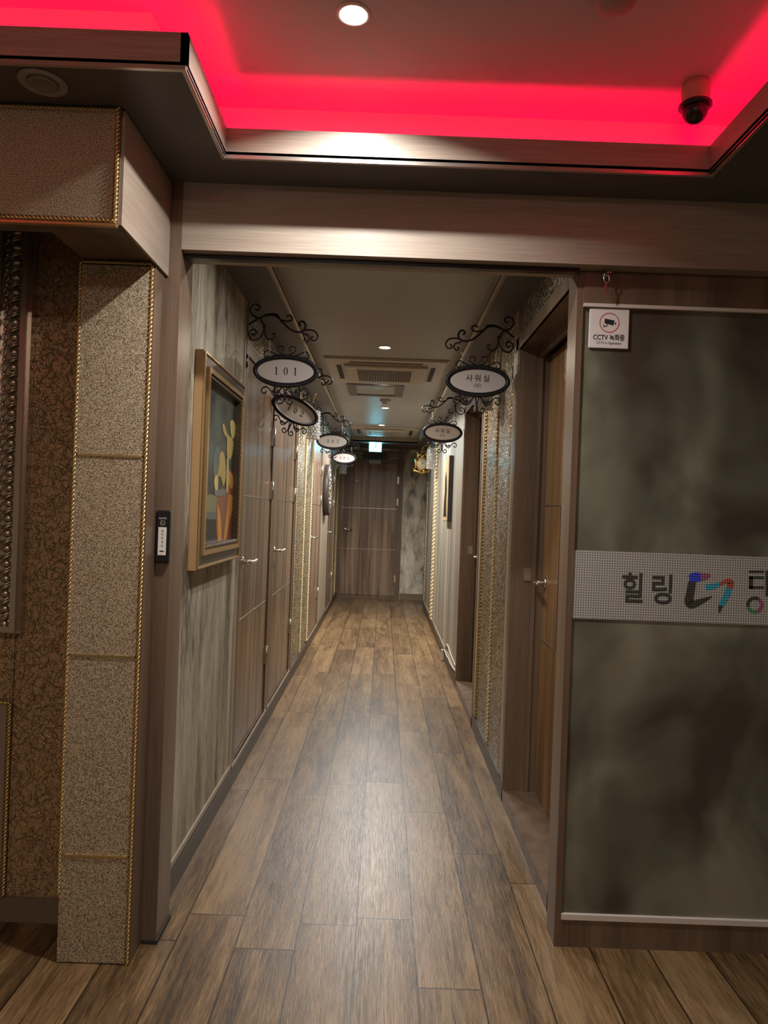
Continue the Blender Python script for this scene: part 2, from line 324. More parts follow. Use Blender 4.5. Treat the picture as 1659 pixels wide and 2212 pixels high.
def ribbon(mb, pts, ws, y, mi=0):            # flat variable-width stroke in a vertical plane facing -Y
    P = [Vector((p[0], p[1])) for p in pts]; n = len(P); vs = []
    for i, p in enumerate(P):
        t = (P[min(i+1, n-1)]-P[max(i-1, 0)]).normalized(); q = Vector((-t.y, t.x)); w_ = ws[i]/2
        a = p+q*w_; b_ = p-q*w_; vs += [(a.x, y, a.y), (b_.x, y, b_.y)]
    mb.add(vs, [(2*i, 2*i+1, 2*i+3, 2*i+2) for i in range(n-1)], mi)
def disc(mb, cx, cz, rx, rz, y, mi=0, n=28):
    mb.add([(cx+rx*cos(2*pi*k/n), y, cz+rz*sin(2*pi*k/n)) for k in range(n)], [tuple(range(n))], mi)
def smooth2(pts, ws, n=5):
    a = spline([(p[0], p[1], w_) for p, w_ in zip(pts, ws)], n); return [(v.x, v.y) for v in a], [max(v.z, 0.001) for v in a]
def digit(mb, ch, cx, cz, h, y):             # high-contrast serif numerals
    def R(pts, ws, sm=True):
        if sm: pts, ws = smooth2(pts, ws)
        ribbon(mb, [(cx+p[0]*h, cz+(p[1]-0.5)*h) for p in pts], [w_*h for w_ in ws], y)
    if ch == '1':
        R([(0.02, 0.03), (0.02, 1.0)], [0.15, 0.15], False); R([(-0.19, 0.022), (0.23, 0.022)], [0.045, 0.045], False); R([(-0.2, 0.84), (0.0, 0.93)], [0.045, 0.12], False)
    elif ch == '0':
        n = 28; o = []; i_ = []
        for k in range(n):
            a = 2*pi*k/n; o.append((cx+0.27*h*cos(a), y, cz+0.5*h*sin(a))); i_.append((cx+0.13*h*cos(a), y, cz+0.455*h*sin(a)))
        mb.add(o+i_, [(k, (k+1) % n, n+(k+1) % n, n+k) for k in range(n)], 0)
    elif ch == '2':
        R([(-0.24, 0.72), (-0.2, 0.90), (-0.02, 0.98), (0.15, 0.90), (0.19, 0.72), (0.08, 0.48), (-0.12, 0.26), (-0.25, 0.06)], [0.05, 0.04, 0.05, 0.09, 0.14, 0.08, 0.05, 0.05])
        disc(mb, cx-0.18*h, cz+0.24*h, 0.075*h, 0.075*h, y); R([(-0.27, 0.065), (0.2, 0.065), (0.27, 0.22)], [0.13, 0.13, 0.03], False)
    elif ch == '3':
        R([(-0.22, 0.78), (-0.14, 0.94), (0.02, 0.98), (0.16, 0.88), (0.16, 0.68), (0.02, 0.54), (-0.06, 0.53)], [0.04, 0.04, 0.05, 0.11, 0.11, 0.05, 0.04])
        R([(-0.06, 0.53), (0.08, 0.50), (0.21, 0.36), (0.20, 0.14), (0.04, 0.02), (-0.14, 0.04), (-0.24, 0.20)], [0.04, 0.06, 0.13, 0.13, 0.05, 0.04, 0.04])
        disc(mb, cx-0.18*h, cz+0.28*h, 0.07*h, 0.07*h, y); disc(mb, cx-0.2*h, cz-0.30*h, 0.07*h, 0.07*h, y)
    elif ch == '4':
        R([(0.12, 0.03), (0.12, 0.98)], [0.13, 0.13], False); R([(0.1, 0.97), (-0.29, 0.30)], [0.045, 0.045], False); R([(-0.31, 0.29), (0.3, 0.29)], [0.055, 0.055], False); R([(-0.05, 0.022), (0.28, 0.022)], [0.045, 0.045], False)
    return mb

# ---------------------------------------------------------------- structure
XL, XR, SO, RC, LC = -0.70, 0.627, 2.36, 2.43, 2.58
YE = 11.15
struct(MB().box(-2.4, 2.2, -3.2, YE+0.4, -0.05, 0).build('floor', FLOORM), 'brown oak plank floor running down the corridor', 'floor')

# lobby ceiling: raised field, cove recess, dropped soffit round it
struct(MB().box(-2.4, 2.2, -3.2, 2.45, LC, LC+0.05).build('ceiling', CEIL), 'raised grey lobby ceiling inside the red lit cove', 'ceiling')
s = MB()
s.box(-2.4, 2.2, 2.04, 2.33, SO, SO+0.02); s.box(-2.4, -0.49, 1.635, 2.04, SO, SO+0.02); s.box(0.90, 2.2, -3.2, 2.04, SO, SO+0.02)
s.box(-2.4, -1.9, -3.2, 1.635, SO, SO+0.02); s.box(-1.9, 0.9, -3.2, -1.9, SO, SO+0.02)
struct(s.build('ceiling_soffit', W_SOFF), 'dark dropped soffit around the red lit ceiling recess', 'ceiling')
s = MB(); D_ = 0.13
s.box(-0.49-D_, 0.90+D_+1, 2.04+D_, 2.4, SO+0.02, LC); s.box(-2.4, -0.49-D_, 1.635+D_, 2.4, SO+0.02, LC)
s.box(0.90+D_, 2.2, -3.2, 2.04+D_, SO+0.02, LC); s.box(-2.4, -1.9-D_, -3.2, 1.635+D_, SO+0.02, LC); s.box(-1.9-D_, 0.9+D_, -3.2, -1.9-D_, SO+0.02, LC)
struct(s.build('ceiling_cove', COVE), 'upstand behind the cove lighting', 'ceiling')
# fascia boards with shadow gap and pale edge trim
t_, FZ = 0.016, 2.448
fas = MB(); gap = MB(); edge = MB()
def fascia(x0, x1, y0, y1, mi):
    fas.box(x0, x1, y0, y1, SO+0.012, FZ, mi)
fascia(-0.49, 0.90, 2.04, 2.04+t_, 0); fascia(-0.49-t_, -0.49, 1.635, 2.04+t_, 1); fascia(-1.9, -0.49, 1.635, 1.635+t_, 0); fascia(0.90, 0.90+t_, -1.9, 2.04+t_, 1); fascia(-1.9-t_, -1.9, -1.9, 1.635+t_, 1); fascia(-1.9, 0.9, -1.9-t_, -1.9, 0)
o = struct(fas.build('trim_1', [W_BEAM, W_BEAMY]), 'taupe wood fascia boards lining the ceiling recess', 'fascia')
for (x0, x1, y0, y1) in [(-0.49, 0.90, 2.030, 2.04), (-0.50, -0.49, 1.625, 2.04), (-1.9, -0.50, 1.625, 1.635), (0.90, 0.91, -1.9, 2.04)]:
    edge.box(x0, x1, y0, y1, SO-0.004, SO+0.006)
edge.build('edge_trim', SATIN, o)
# red LED strips lying in the trough
led = [(-0.53, 0.93, 2.076, 2.088), (-0.538, -0.526, 1.69, 2.07), (-1.90, -0.53, 1.671, 1.683), (0.936, 0.948, -1.90, 2.07), (-1.96, -1.948, -1.85, 1.70), (-1.9, 0.95, -1.97, -1.958)]
txt = ['behind the front fascia under the security camera', 'behind the short left return of the recess', 'behind the left fascia beside the pelmet', 'behind the right fascia', 'behind the far left fascia', 'behind the photographer']
for (x0, x1, y0, y1), t in zip(led, txt):
    c = ((x0+x1)/2, (y0+y1)/2, SO+0.02)
    tag(MB().box(x0, x1, y0, y1, SO+0.02, SO+0.03).build('led_strip', REDL, None, c), 'glowing red light strip in the ceiling cove '+t, 'light strip', 'red cove light strips')

# portal beam, jamb, pillar, pelmet
o = MB().box(-0.655, 2.2, 2.20, 2.33, 2.152, SO).build('trim_2', [W_BEAM])
struct(o, 'wide taupe laminate beam over the corridor opening', 'beam')
MB().box(-0.655, 0.59, 2.235, 2.26, 2.138, 2.152).build('door_track', DARK, o)
o = MB().box(-0.72, -0.655, 2.20, 2.335, 0, SO).build('trim_3', W_JAMB); struct(o, 'brown laminate door jamb carrying the push plate', 'jamb')
MB().box(-0.71, -0.650, 2.195, 2.34, 0, 0.012).build('foot_seal', GROOVE, o)
o = MB().box(-0.915, -0.70, 2.10, 2.36, 0, SO-0.0).build('wall_pillar', [W_JAMB]); struct(o, 'square pillar clad in champagne glitter paper with rope edging', 'pillar')
p = MB()
for z0, z1 in [(0.004, 0.315), (0.320, 0.905), (0.910, 1.495), (1.50, 2.058)]:
    p.box(-0.913, -0.712, 2.092, 2.10, z0, z1)
p.build('glitter_panel', G_PIL, o)
j = MB()
for z in (0.3175, 0.9075, 1.4975): j.box(-0.905, -0.716, 2.0895, 2.1005, z-0.0032, z+0.0032)
j.build('gold_joint', GOLD, o)
MB().rope((-0.7075, 2.094, 0.0), (-0.7075, 2.094, 2.066), 0.0068, 0.026).build('rope_trim', GOLD, o)
MB().rope((-0.917, 2.094, 0.20), (-0.917, 2.094, 2.066), 0.0068, 0.026).build('rope_trim', GOLD, o)
MB().rope((-0.917, 2.093, 2.067), (-0.7075, 2.093, 2.067), 0.0055, 0.022).build('rope_trim', GOLD, o)
# pelmet box hanging from the soffit
o = MB().box(-2.4, -0.70, 1.80, 1.862, 2.062, SO, 0).box(-0.912, -0.70, 1.862, 2.20, 2.075, SO, 0).build('trim_4', [W_JAMB]); struct(o, 'boxed pelmet with glitter front hanging above the pillar', 'pelmet')
MB().box(-2.4, -0.712, 1.793, 1.80, 2.078, 2.352).build('glitter_panel', G_PIL, o)
MB().box(-0.7, -0.692, 1.806, 2.20, 2.066, 2.356).build('side_board', W_BEAMY, o)
MB().rope((-0.706, 1.795, 2.066), (-0.706, 1.795, SO), 0.0065, 0.022).build('rope_trim', GOLD, o)
MB().rope((-1.6, 1.795, 2.072), (-0.706, 1.795, 2.072), 0.0065, 0.022).build('rope_trim', GOLD, o)
MB().rope((-1.6, 1.795, SO-0.008), (-0.706, 1.795, SO-0.008), 0.0055, 0.020).build('rope_trim', GOLD, o)
MB().box(-1.6, -0.70, 1.788, 1.802, 2.056, 2.063).build('gold_edge', GOLD, o)
# crackle wall left of the pillar
o = MB().box(-2.4, -0.915, 2.30, 2.42, 0, SO).build('wall_front', CRACK); struct(o, 'brown gold crackle papered wall left of the pillar', 'wall')
MB().box(-1.176, -1.1745, 2.2985, 2.301, 0.08, 0.92).build('paper_seam', GROOVE, o)
bb = MB().box(-2.4, -0.915, 2.285, 2.30, 0, 0.055).box(-2.4, -0.915, 2.289, 2.30, 0.055, 0.075).build('baseboard_front', W_BASEX); struct(bb, 'brown stepped baseboard under the crackle wall', 'baseboard')
# rest of the lobby, behind and beside the camera
for nm, bx in [('wall_lobby_left', (-2.5, -2.4, -3.2, 2.42)), ('wall_lobby_right', (2.1, 2.2, -3.2, 2.6)), ('wall_lobby_back', (-2.4, 2.2, -3.3, -3.2))]:
    struct(MB().box(*bx, 0, 2.62).build(nm, P_WALL), 'papered lobby wall out of the picture, '+nm.split('_')[-1]+' side', 'wall')

# corridor walls --------------------------------------------------------------
L = MB()   # 0 mottled, 1 glitter, 2 grey wood, 3 backing
L.box(-0.86, XL, 2.335, 3.44, 0, SO, 0)
L.box(-0.86, -0.745, 3.44, 5.62, 0, SO, 3); L.box(-0.745, XL-0.004, 3.44, 5.60, 2.17, SO, 1)
L.box(-0.86, XL-0.004, 5.62, 6.84, 0, SO, 1)
L.box(-0.86, -0.745, 6.84, 7.95, 0, SO, 3); L.box(-0.745, XL-0.004, 6.84, 7.93, 2.17, SO, 1)
L.box(-0.86, XL, 7.95, 8.90, 0, SO, 2)
L.box(-0.86, -0.745, 8.90, 10.0, 0, SO, 3); L.box(-0.745, XL-0.004, 8.9, 10.0, 2.17, SO, 1)
L.box(-0.86, XL-0.004, 10.0, YE, 0, SO, 1)
wl = struct(L.build('wall_left', [P_WALL, G_WALL, W_PALE, W_JAMB]), 'left corridor wall of distressed paper and gold glitter panels', 'wall')
st = MB()
for y0, y1 in [(3.425, 3.447), (7.935, 7.957), (8.893, 8.905)]: st.box(XL, XL+0.006, y0, y1, 0.11, SO)
st.box(XL, XL+0.007, 2.335, 3.44, 0.09, 0.112); st.box(XL-0.004, XL+0.006, 3.44, 10.0, 2.168, 2.18)
st.build('edge_strip', W_PALE, wl)
for (y, m_, r_) in [(5.66, GOLD, 0.010), (6.25, CREAM, 0.013), (6.80, CREAM, 0.014), (10.06, GOLD, 0.012), (10.6, GOLD, 0.010)]:
    MB().rope((XL+0.002, y, 0.1), (XL+0.002, y, SO), r_, 0.05, sub=8, seg=4).build('rope_trim', m_, wl)
st = MB().box(XL-0.004, XL+0.008, 5.62, 5.645, 0.1, SO).box(XL-0.004, XL+0.008, 6.815, 6.84, 0.1, SO).box(XL-0.004, XL+0.01, 10.0, 10.03, 0.1, SO).box(XL-0.004, XL+0.004, 10.85, YE, 0.1, SO)
st.build('panel_border', W_PALE, wl)

R_ = MB()  # right wall with two door recesses
R1a, R1b, R2a, R2b = 2.42, 3.40, 4.55, 5.60
R_.box(XR, 0.90, R1a, R1b, 2.19, SO, 1); R_.box(XR, 0.90, R1b, R2a, 0, SO, 1); R_.box(XR, 0.90, R2a, R2b, 2.19, SO, 1)
R_.box(XR, 0.90, R2b, 8.15, 0, SO, 2); R_.box(XR, 0.90, 8.15, 10.25, 0, SO, 2)
R_.box(0.85, 0.95, R1a, R1b, 0, 2.19, 3); R_.box(0.85, 0.95, R2a, R2b, 0, 2.19, 3)
R_.box(0.62, 0.90, 2.38, R1a, 0, SO, 3)
R_.box(0.9, 1.6, 10.15, 10.25, 0, SO, 2); R_.box(1.5, 1.6, 10.25, YE, 0, SO, 2)
wr = struct(R_.build('wall_right', [P_WALL, G_WALL, W_GREY, W_JAMB]), 'right corridor wall of gold glitter panel and grey wood paper', 'wall')
for (y, m_, r_) in [(3.53, GOLD, 0.010), (3.98, CREAM, 0.011), (4.44, GOLD, 0.010), (8.52, CREAM, 0.030), (10.2, ANTIQ, 0.018)]:
    MB().rope((XR-0.002, y, 0.1), (XR-0.002, y, SO), r_, 0.045 if r_ < 0.02 else 0.09, sub=8, seg=5).build('rope_trim', m_, wr)
MB().box(XR-0.01, XR, 3.41, 3.51, 0.1, SO).box(XR-0.01, XR, 4.46, 4.54, 0.1, SO).box(XR-0.006, XR, R2b, 5.63, 0.11, SO).box(XR-0.012, XR, 8.15, 8.27, 0.11, SO, 0).box(XR-0.01, XR, 8.8, 8.9, 0.11, SO).box(XR-0.006, XR, 5.6, 10.2, 0.095, 0.115).build('edge_strip', W_PALE, wr)

# end wall
E = MB().box(-0.95, 1.6, YE, YE+0.15, 0, SO+0.1, 0)
we = struct(E.build('wall_end', [P_END]), 'blotched plaster papered wall at the end of the corridor', 'wall')
MB().box(0.22, 0.26, YE-0.006, YE, 2.2, SO).build('edge_strip', W_JAMB, we)

# corridor ceiling
s = MB().box(-0.86, -0.505, 2.33, YE, SO, SO+0.02).box(0.459, 1.6, 2.33, YE, SO, SO+0.02).box(-0.505, 0.459, 10.12, YE, SO, SO+0.02).box(-0.505, 0.459, 2.33, 2.55, SO, SO+0.02)
struct(s.build('ceiling_corridor_soffit', W_SOFF), 'dark soffit strips along both sides of the corridor ceiling', 'ceiling')
s = MB().box(-0.52, 0.475, 2.5, 10.16, RC, RC+0.04)
struct(s.build('ceiling_corridor', CEILC), 'grey raised ceiling field above the corridor', 'ceiling')
s = MB().box(-0.521, -0.505, 2.55, 10.12, SO-0.002, RC).box(0.459, 0.475, 2.55, 10.12, SO-0.002, RC).box(-0.505, 0.459, 10.12, 10.136, SO-0.002, RC).box(-0.505, 0.459, 2.534, 2.55, SO, RC)
o = struct(s.build('trim_5', W_PALE), 'pale fascia boards framing the raised corridor ceiling', 'fascia')
MB().box(-0.509, -0.501, 2.55, 10.12, SO-0.005, SO+0.004).box(0.455, 0.463, 2.55, 10.12, SO-0.005, SO+0.004).build('edge_trim', SATIN, o)

# baseboards
bl = MB()
for y0, y1 in [(2.335, YE)]:
    bl.box(XL-0.01, XL+0.012, y0, y1, 0, 0.085)
struct(bl.build('baseboard_left', W_BASE), 'dark baseboard along the left corridor wall', 'baseboard')
br = MB()
for y0, y1 in [(R1b, R2a), (R2b, 10.25)]: br.box(XR-0.013, XR+0.01, y0, y1, 0, 0.09)
struct(br.build('baseboard_right', W_BASE), 'dark baseboard along the right corridor wall', 'baseboard')
struct(MB().box(0.30, 1.5, YE-0.012, YE, 0, 0.10).build('baseboard_end', W_BASEX), 'brown baseboard under the blotched end wall', 'baseboard')

# ---------------------------------------------------------------- doors
def lever(mb, x, y, z, nx, ny, L_=0.10):     # rose on a wall whose normal is nx, lever running along ny*Y
    mb.lathe([(0.0, 0.0), (0.026, 0.0), (0.026, 0.008*nx), (0.018, 0.012*nx), (0.0, 0.012*nx)], (x, y, z), 'X', 20)
    mb.tube([(x+0.008*nx, y, z), (x+0.045*nx, y, z)], 0.0105, 12)
    mb.tube(spline([(x+0.045*nx, y-0.008*ny, z), (x+0.05*nx, y+0.02*ny, z), (x+0.052*nx, y+0.06*ny, z-0.001), (x+0.058*nx, y+L_*ny, z+0.004)], 5), 0.0095, 10)
def left_door(n, a, b_, num):
    leaf0, leaf1 = a+0.085, b_-0.085
    d = root('door_%d' % n, (XL, a, 0), 'brown laminate door of room %s on the left wall' % num, 'door', None, 'structure')
    o = Vector((XL, a, 0))
    def B(mb, name, m_): return mb.build(name, m_, d, o)
    B(MB().box(-0.745, XL+0.004, a, leaf0-0.003, 0.085, 2.17).box(-0.745, XL+0.004, leaf1+0.003, b_, 0.085, 2.17).box(-0.745, XL+0.004, leaf0-0.003, leaf1+0.003, 2.115, 2.17).box(-0.745, XL-0.002, leaf0, leaf1, 0.085, 0.118), 'casing', W_JAMB)
    lf = B(MB().box(-0.742, XL-0.006, leaf0, leaf1, 0.125, 2.11), 'leaf', W_DOOR)
    g = leaf0+(leaf1-leaf0)*0.35
    MB().box(XL-0.007, XL-0.004, leaf0, leaf1, 1.417, 1.422).box(XL-0.007, XL-0.004, leaf0, leaf1, 0.787, 0.792).build('inlay_line', SATIN, lf, o)
    MB().box(XL-0.008, XL-0.0055, g-0.003, g+0.003, 0.79, 1.42).build('groove', GROOVE, lf, o)
    h = MB(); lever(h, XL-0.006, leaf0+0.055, 1.085, 1, 1); B(h, 'door_handle', CHROME)
    for z in (0.45, 1.47, 1.80):
        h = MB().box(XL-0.006, XL+0.006, leaf1-0.02, leaf1+0.03, z-0.055, z+0.055).tube([(XL+0.008, leaf1+0.002, z-0.055), (XL+0.008, leaf1+0.002, z+0.055)], 0.007, 8)
        B(h, 'hinge', STEEL)
    B(MB().box(XL+0.003, XL+0.0085, a+0.02, b_-0.02, 0.086, 0.098), 'sill_strip', W_PALE)
    return d
left_door(1, 3.447, 4.49, '101'); left_door(2, 4.49, 5.61, '102'); left_door(3, 6.845, 7.93, '103'); left_door(4, 8.91, 9.99, '104')
# end door 105
d = root('door_5', (-0.23, YE, 0), 'wide walnut door of room 105 closing the corridor', 'door', None, 'structure'); o = Vector((-0.23, YE, 0))
x0, x1 = -0.665, 0.215
MB().box(-0.70, x0-0.003, YE-0.02, YE, 0, 2.32).box(x1+0.003, 0.292, YE-0.02, YE, 0, 2.32).box(x0-0.003, x1+0.003, YE-0.02, YE, 2.13, 2.185).box(x0-0.003, x1+0.003, YE-0.02, YE, 2.285, 2.32).box(x0-0.003, x1+0.003, YE-0.025, YE, 0, 0.055).build('casing', W_JAMB, d, o)
MB().box(x0, x1, YE-0.012, YE, 2.185, 2.285).build('transom_panel', G_WALL, d, o)
lf = MB().box(x0, x1, YE-0.014, YE, 0.06, 2.127).build('leaf', W_DOOR, d, o)
MB().box(x0, x1, YE-0.0155, YE-0.013, 1.416, 1.422).box(x0, x1, YE-0.0155, YE-0.013, 0.775, 0.781).build('inlay_line', SATIN, lf, o)
MB().box(x0+0.305, x0+0.311, YE-0.0152, YE-0.013, 0.78, 2.127).build('groove', GROOVE, lf, o)
h = MB().lathe([(0.0, -0.014), (0.028, -0.014), (0.028, -0.024), (0.02, -0.03), (0, -0.03)], (x0+0.075, YE, 1.075), 'Y', 20).tube([(x0+0.075, YE-0.03, 1.075), (x0+0.075, YE-0.062, 1.075)], 0.01, 10).tube([(x0+0.068, YE-0.062, 1.075), (x0+0.12, YE-0.066, 1.075), (x0+0.19, YE-0.062, 1.078)], 0.0095, 10)
h.build('door_handle', CHROME, d, o)
for z in (0.33, 1.53, 1.87): MB().box(x1-0.012, x1+0.012, YE-0.026, YE-0.014, z-0.055, z+0.055).build('hinge', CHROME, d, o)
MB().box(-0.455, -0.405, YE-0.0165, YE-0.014, 1.842, 1.852).build('door_sticker', WHITE, lf, o)
# right side recessed shower doors
def right_door(n, a, b_, word):
    XD = 0.765; d = root('door_%d' % n, (XR, a, 0), 'brown recessed door of the %s shower room on the right wall' % word, 'door', None, 'structure'); o = Vector((XR, a, 0))
    def B(mb, name, m_): return mb.build(name, m_, d, o)
    c = MB().box(XR-0.008, XD+0.05, b_-0.03, b_+0.0, 0.06, 2.16).box(XR-0.008, XD+0.05, a, a+0.03, 0.06, 2.16).box(XR-0.008, XD+0.05, a, b_, 2.16, 2.195)
    c.box(XR-0.012, XR, a-0.02 if n == 7 else a, a+0.04, 0.0, 2.16).box(XR-0.012, XR, b_-0.015, b_+0.04, 0.0, 2.22).box(XR-0.012, XR, a, b_+0.04, 2.16, 2.22)
    B(c, 'casing', W_JAMB)
    B(MB().box(XD-0.055, XD-0.035, b_-0.045, b_-0.03, 0.06, 2.12).box(XD-0.055, XD-0.035, a+0.03, b_-0.03, 2.12, 2.16), 'door_stop', W_JAMB)
    B(MB().box(XR-0.012, XD+0.05, a, b_, 0, 0.062), 'threshold', W_JAMB)
    lf = B(MB().box(XD, XD+0.04, a+0.035, b_-0.036, 0.066, 2.125), 'leaf', W_DOOR_LIT if n == 6 else W_DOOR)
    MB().box(XD-0.002, XD+0.001, a+0.035, b_-0.036, 1.417, 1.422).box(XD-0.002, XD+0.001, a+0.035, b_-0.036, 0.787, 0.792).build('inlay_line', SATIN, lf, o)
    MB().box(XD-0.0015, XD+0.001, b_-0.34, b_-0.334, 0.79, 1.42).build('groove', GROOVE, lf, o)
    h = MB(); lever(h, XD, b_-0.10, 1.06 if n == 6 else 1.04, -1, -1, 0.09); B(h, 'door_handle', CHROME)
    B(MB().box(XD-0.09, XD-0.055, b_-0.034, b_-0.029, 1.06, 1.12), 'strike_plate', STEEL)
right_door(6, R1a, R1b, "men's"); right_door(7, R2a, R2b, "women's")

# glass sliding leaf with printed band
GY = 2.26
d = root('door_8', (0.592, GY, 0), 'frosted glass entrance door with a dotted name band, right of the opening', 'door', None, 'structure'); o = Vector((0.592, GY, 0))
MB().box(0.592, 0.612, GY, GY+0.10, 0.0, 2.15).box(0.612, 2.1, GY, GY+0.045, 0.0, 0.088).box(0.612, 2.1, GY-0.004, GY+0.045, 2.048, 2.15).build('frame', W_JAMB, d, o)
MB().box(0.612, 2.1, GY-0.004, GY+0.03, 0.088, 0.105).build('gasket', SEAL, d, o)
MB().box(0.612, 2.1, GY-0.006, GY+0.03, 2.038, 2.049).build('gasket', SEAL, d, o)
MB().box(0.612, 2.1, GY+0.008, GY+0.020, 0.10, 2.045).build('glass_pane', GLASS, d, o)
bz0, bz1 = 1.045, 1.262
fb = MB().box(0.596, 2.1, GY+0.004, GY+0.0078, bz0, bz1).build('name_band', FILM, d, o)
yb = GY+0.0035
def KZ(u, v):                                 # position on the band measured off the photograph's 3.46x crop
    px, py = 1180+u/3.463, 1150+v/3.464; dx, dy = px-828, py-1107; s_, c_ = sin(radians(2.1)), cos(radians(2.1))
    return ((dx*c_+dy*s_)*GY/F, 1.36-(dy*c_-dx*s_)*GY/F)
a_ = KZ(650, 435); text_mb('힐', 0.102, (a_[0], yb, a_[1]), sx=0.82, bold=0.0022).build('lettering', D_GREY, fb, o); a_ = KZ(872, 445); text_mb('링', 0.102, (a_[0], yb, a_[1]), sx=0.85, bold=0.0022).build('lettering', D_GREY, fb, o)
def band_stroke(pts, ws, m_, name='brush_mark'):
    P = [KZ(*p_) for p_ in pts]; pp, ww = smooth2(P, [x*GY/F/3.46 for x in ws]); mb = MB(); ribbon(mb, pp, ww, yb); mb.build(name, m_, fb, o)
band_stroke([(1095, 370), (1085, 440), (1070, 520), (1100, 540), (1180, 510), (1245, 480)], [60, 62, 66, 60, 36, 8], D_GREY)
band_stroke([(1072, 345), (1110, 338), (1160, 335)], [50, 74, 60], D_BLUE); band_stroke([(1160, 335), (1200, 330), (1232, 318)], [60, 48, 20], D_PINK)
band_stroke([(1195, 415), (1240, 408), (1300, 392)], [40, 44, 30], D_CYAN); band_stroke([(1300, 390), (1350, 368), (1385, 375), (1375, 420)], [24, 34, 46, 44], D_RED)
band_stroke([(1372, 420), (1355, 470), (1328, 520), (1310, 550)], [46, 50, 44, 36], D_CYAN); band_stroke([(1310, 550), (1302, 580), (1298, 605)], [36, 24, 6], D_GREY)
tt = MB()
def bar(mb, u0, u1, v0, v1):
    q = [KZ(u0, v0), KZ(u1, v0), KZ(u1, v1), KZ(u0, v1)]; mb.add([(p_[0], yb, p_[1]) for p_ in q], [(0, 1, 2, 3)])
bar(tt, 1520, 1634, 286, 304); tt.build('lettering', D_GREY, fb, o); tt = MB(); bar(tt, 1520, 1634, 330, 350); bar(tt, 1520, 1634, 404, 424); bar(tt, 1520, 1552, 330, 424); tt.build('lettering', D_GREY, fb, o); tt = MB(); bar(tt, 1646, 1678, 286, 480)
tt.build('lettering', D_GREY, fb, o)
def arc(c_, rx, rz, a0, a1, n=12): return [(c_[0]+rx*cos(radians(a0+(a1-a0)*k/n)), c_[1]-rz*sin(radians(a0+(a1-a0)*k/n))) for k in range(n+1)]
for a0, a1, m_ in [(60, 190, D_GREY), (190, 280, D_GREEN), (-80, 60, D_PINK)]:
    P_ = [KZ(*q) for q in arc((1565, 545), 52, 52, a0, a1)]; mb = MB(); ribbon(mb, P_, [26*GY/F/3.46]*len(P_), yb); mb.build('lettering', m_, fb, o)
# wall behind the frosted glass
struct(MB().box(0.66, 2.1, 2.335, 2.36, 0, SO-0.3).build('wall_behind_glass', P_SHADE), 'dark blotched wall seen blurred through the frosted glass', 'wall')

# ---------------------------------------------------------------- things on the portal
def place(objs): pass
# cctv notice on the glass
cx, cz, hw = 0.697, 1.972, 0.0635
r0 = root('notice_sign', (cx, GY+0.004, cz-hw), 'white square CCTV notice stuck in the upper corner of the frosted glass', 'sign'); o = Vector((cx, GY+0.004, cz-hw))
MB().box(cx-hw, cx+hw, GY, GY+0.0075, cz-hw, cz+hw, 0, 0.0024).build('plate', WHITE, r0, o)
ic = MB(); ya = GY-0.0006; n = 40; rz = cz+0.018
ic.add([(cx+rr*cos(2*pi*k/n), ya, rz+rr*sin(2*pi*k/n)) for rr in (0.0315, 0.0292) for k in range(n)], [(k, (k+1) % n, n+(k+1) % n, n+k) for k in range(n)])
ic.build('red_ring', REDI, r0, o)
ic = MB(); q = [(-0.015, 0.013), (0.016, 0.0075), (0.013, -0.0085), (-0.016, -0.0015)]
ic.add([(cx+a_, ya, rz+b_) for a_, b_ in q], [(0, 1, 2, 3)]); ic.add([(cx+a_, ya, rz+b_) for a_, b_ in [(0.0175, 0.002), (0.0215, 0.001), (0.0205, -0.0055), (0.0165, -0.0048)]], [(0, 1, 2, 3)])
ic.add([(cx+a_, ya, rz+b_) for a_, b_ in [(-0.019, -0.005), (-0.017, -0.005), (-0.016, -0.016), (-0.018, -0.016)]], [(0, 1, 2, 3)]); ribbon(ic, [(cx-0.017, rz-0.0115), (cx-0.008, rz-0.0115), (cx-0.008, rz-0.003)], [0.003]*3, ya)
ic.build('camera_icon', INK, r0, o)
text_mb('CCTV 녹화중', 0.0215, (cx, ya, cz-0.030), sx=0.83, bold=0.0004).build('lettering', INK, r0, o)
text_mb('CCTV in Operation', 0.0115, (cx, ya, cz-0.047), sx=0.86).build('lettering', INK, r0, o)
# key in the lock of the head rail
kx, kz = 0.672, 2.135
r0 = root('lock_key', (kx, GY-0.004, kz), 'silver key hanging from a lock cylinder in the head rail above the CCTV notice', 'key'); o = Vector((kx, GY-0.004, kz))
MB().lathe([(0, -0.02), (0.0085, -0.02), (0.0095, -0.016), (0.0095, 0.0), (0, 0.0)], (kx, GY-0.004, kz), 'Y', 20).box(kx-0.002, kx+0.013, GY-0.045, GY-0.024, kz-0.001, kz+0.0015).build('lock_cylinder', STEEL, r0, o)
k = MB().tube([(kx+0.001+0.0085*cos(2*pi*i/20), GY-0.034, kz-0.017+0.012*sin(2*pi*i/20)) for i in range(20)], 0.0022, 6, closed=True)
k.box(kx-0.0035, kx+0.003, GY-0.0355, GY-0.0335, kz-0.062, kz-0.026, 0, 0.0006).box(kx-0.006, kx-0.003, GY-0.0355, GY-0.0335, kz-0.045, kz-0.041).box(kx-0.006, kx-0.003, GY-0.0355, GY-0.0335, kz-0.054, kz-0.049)
k.build('key_blade', CHROME, r0, o)
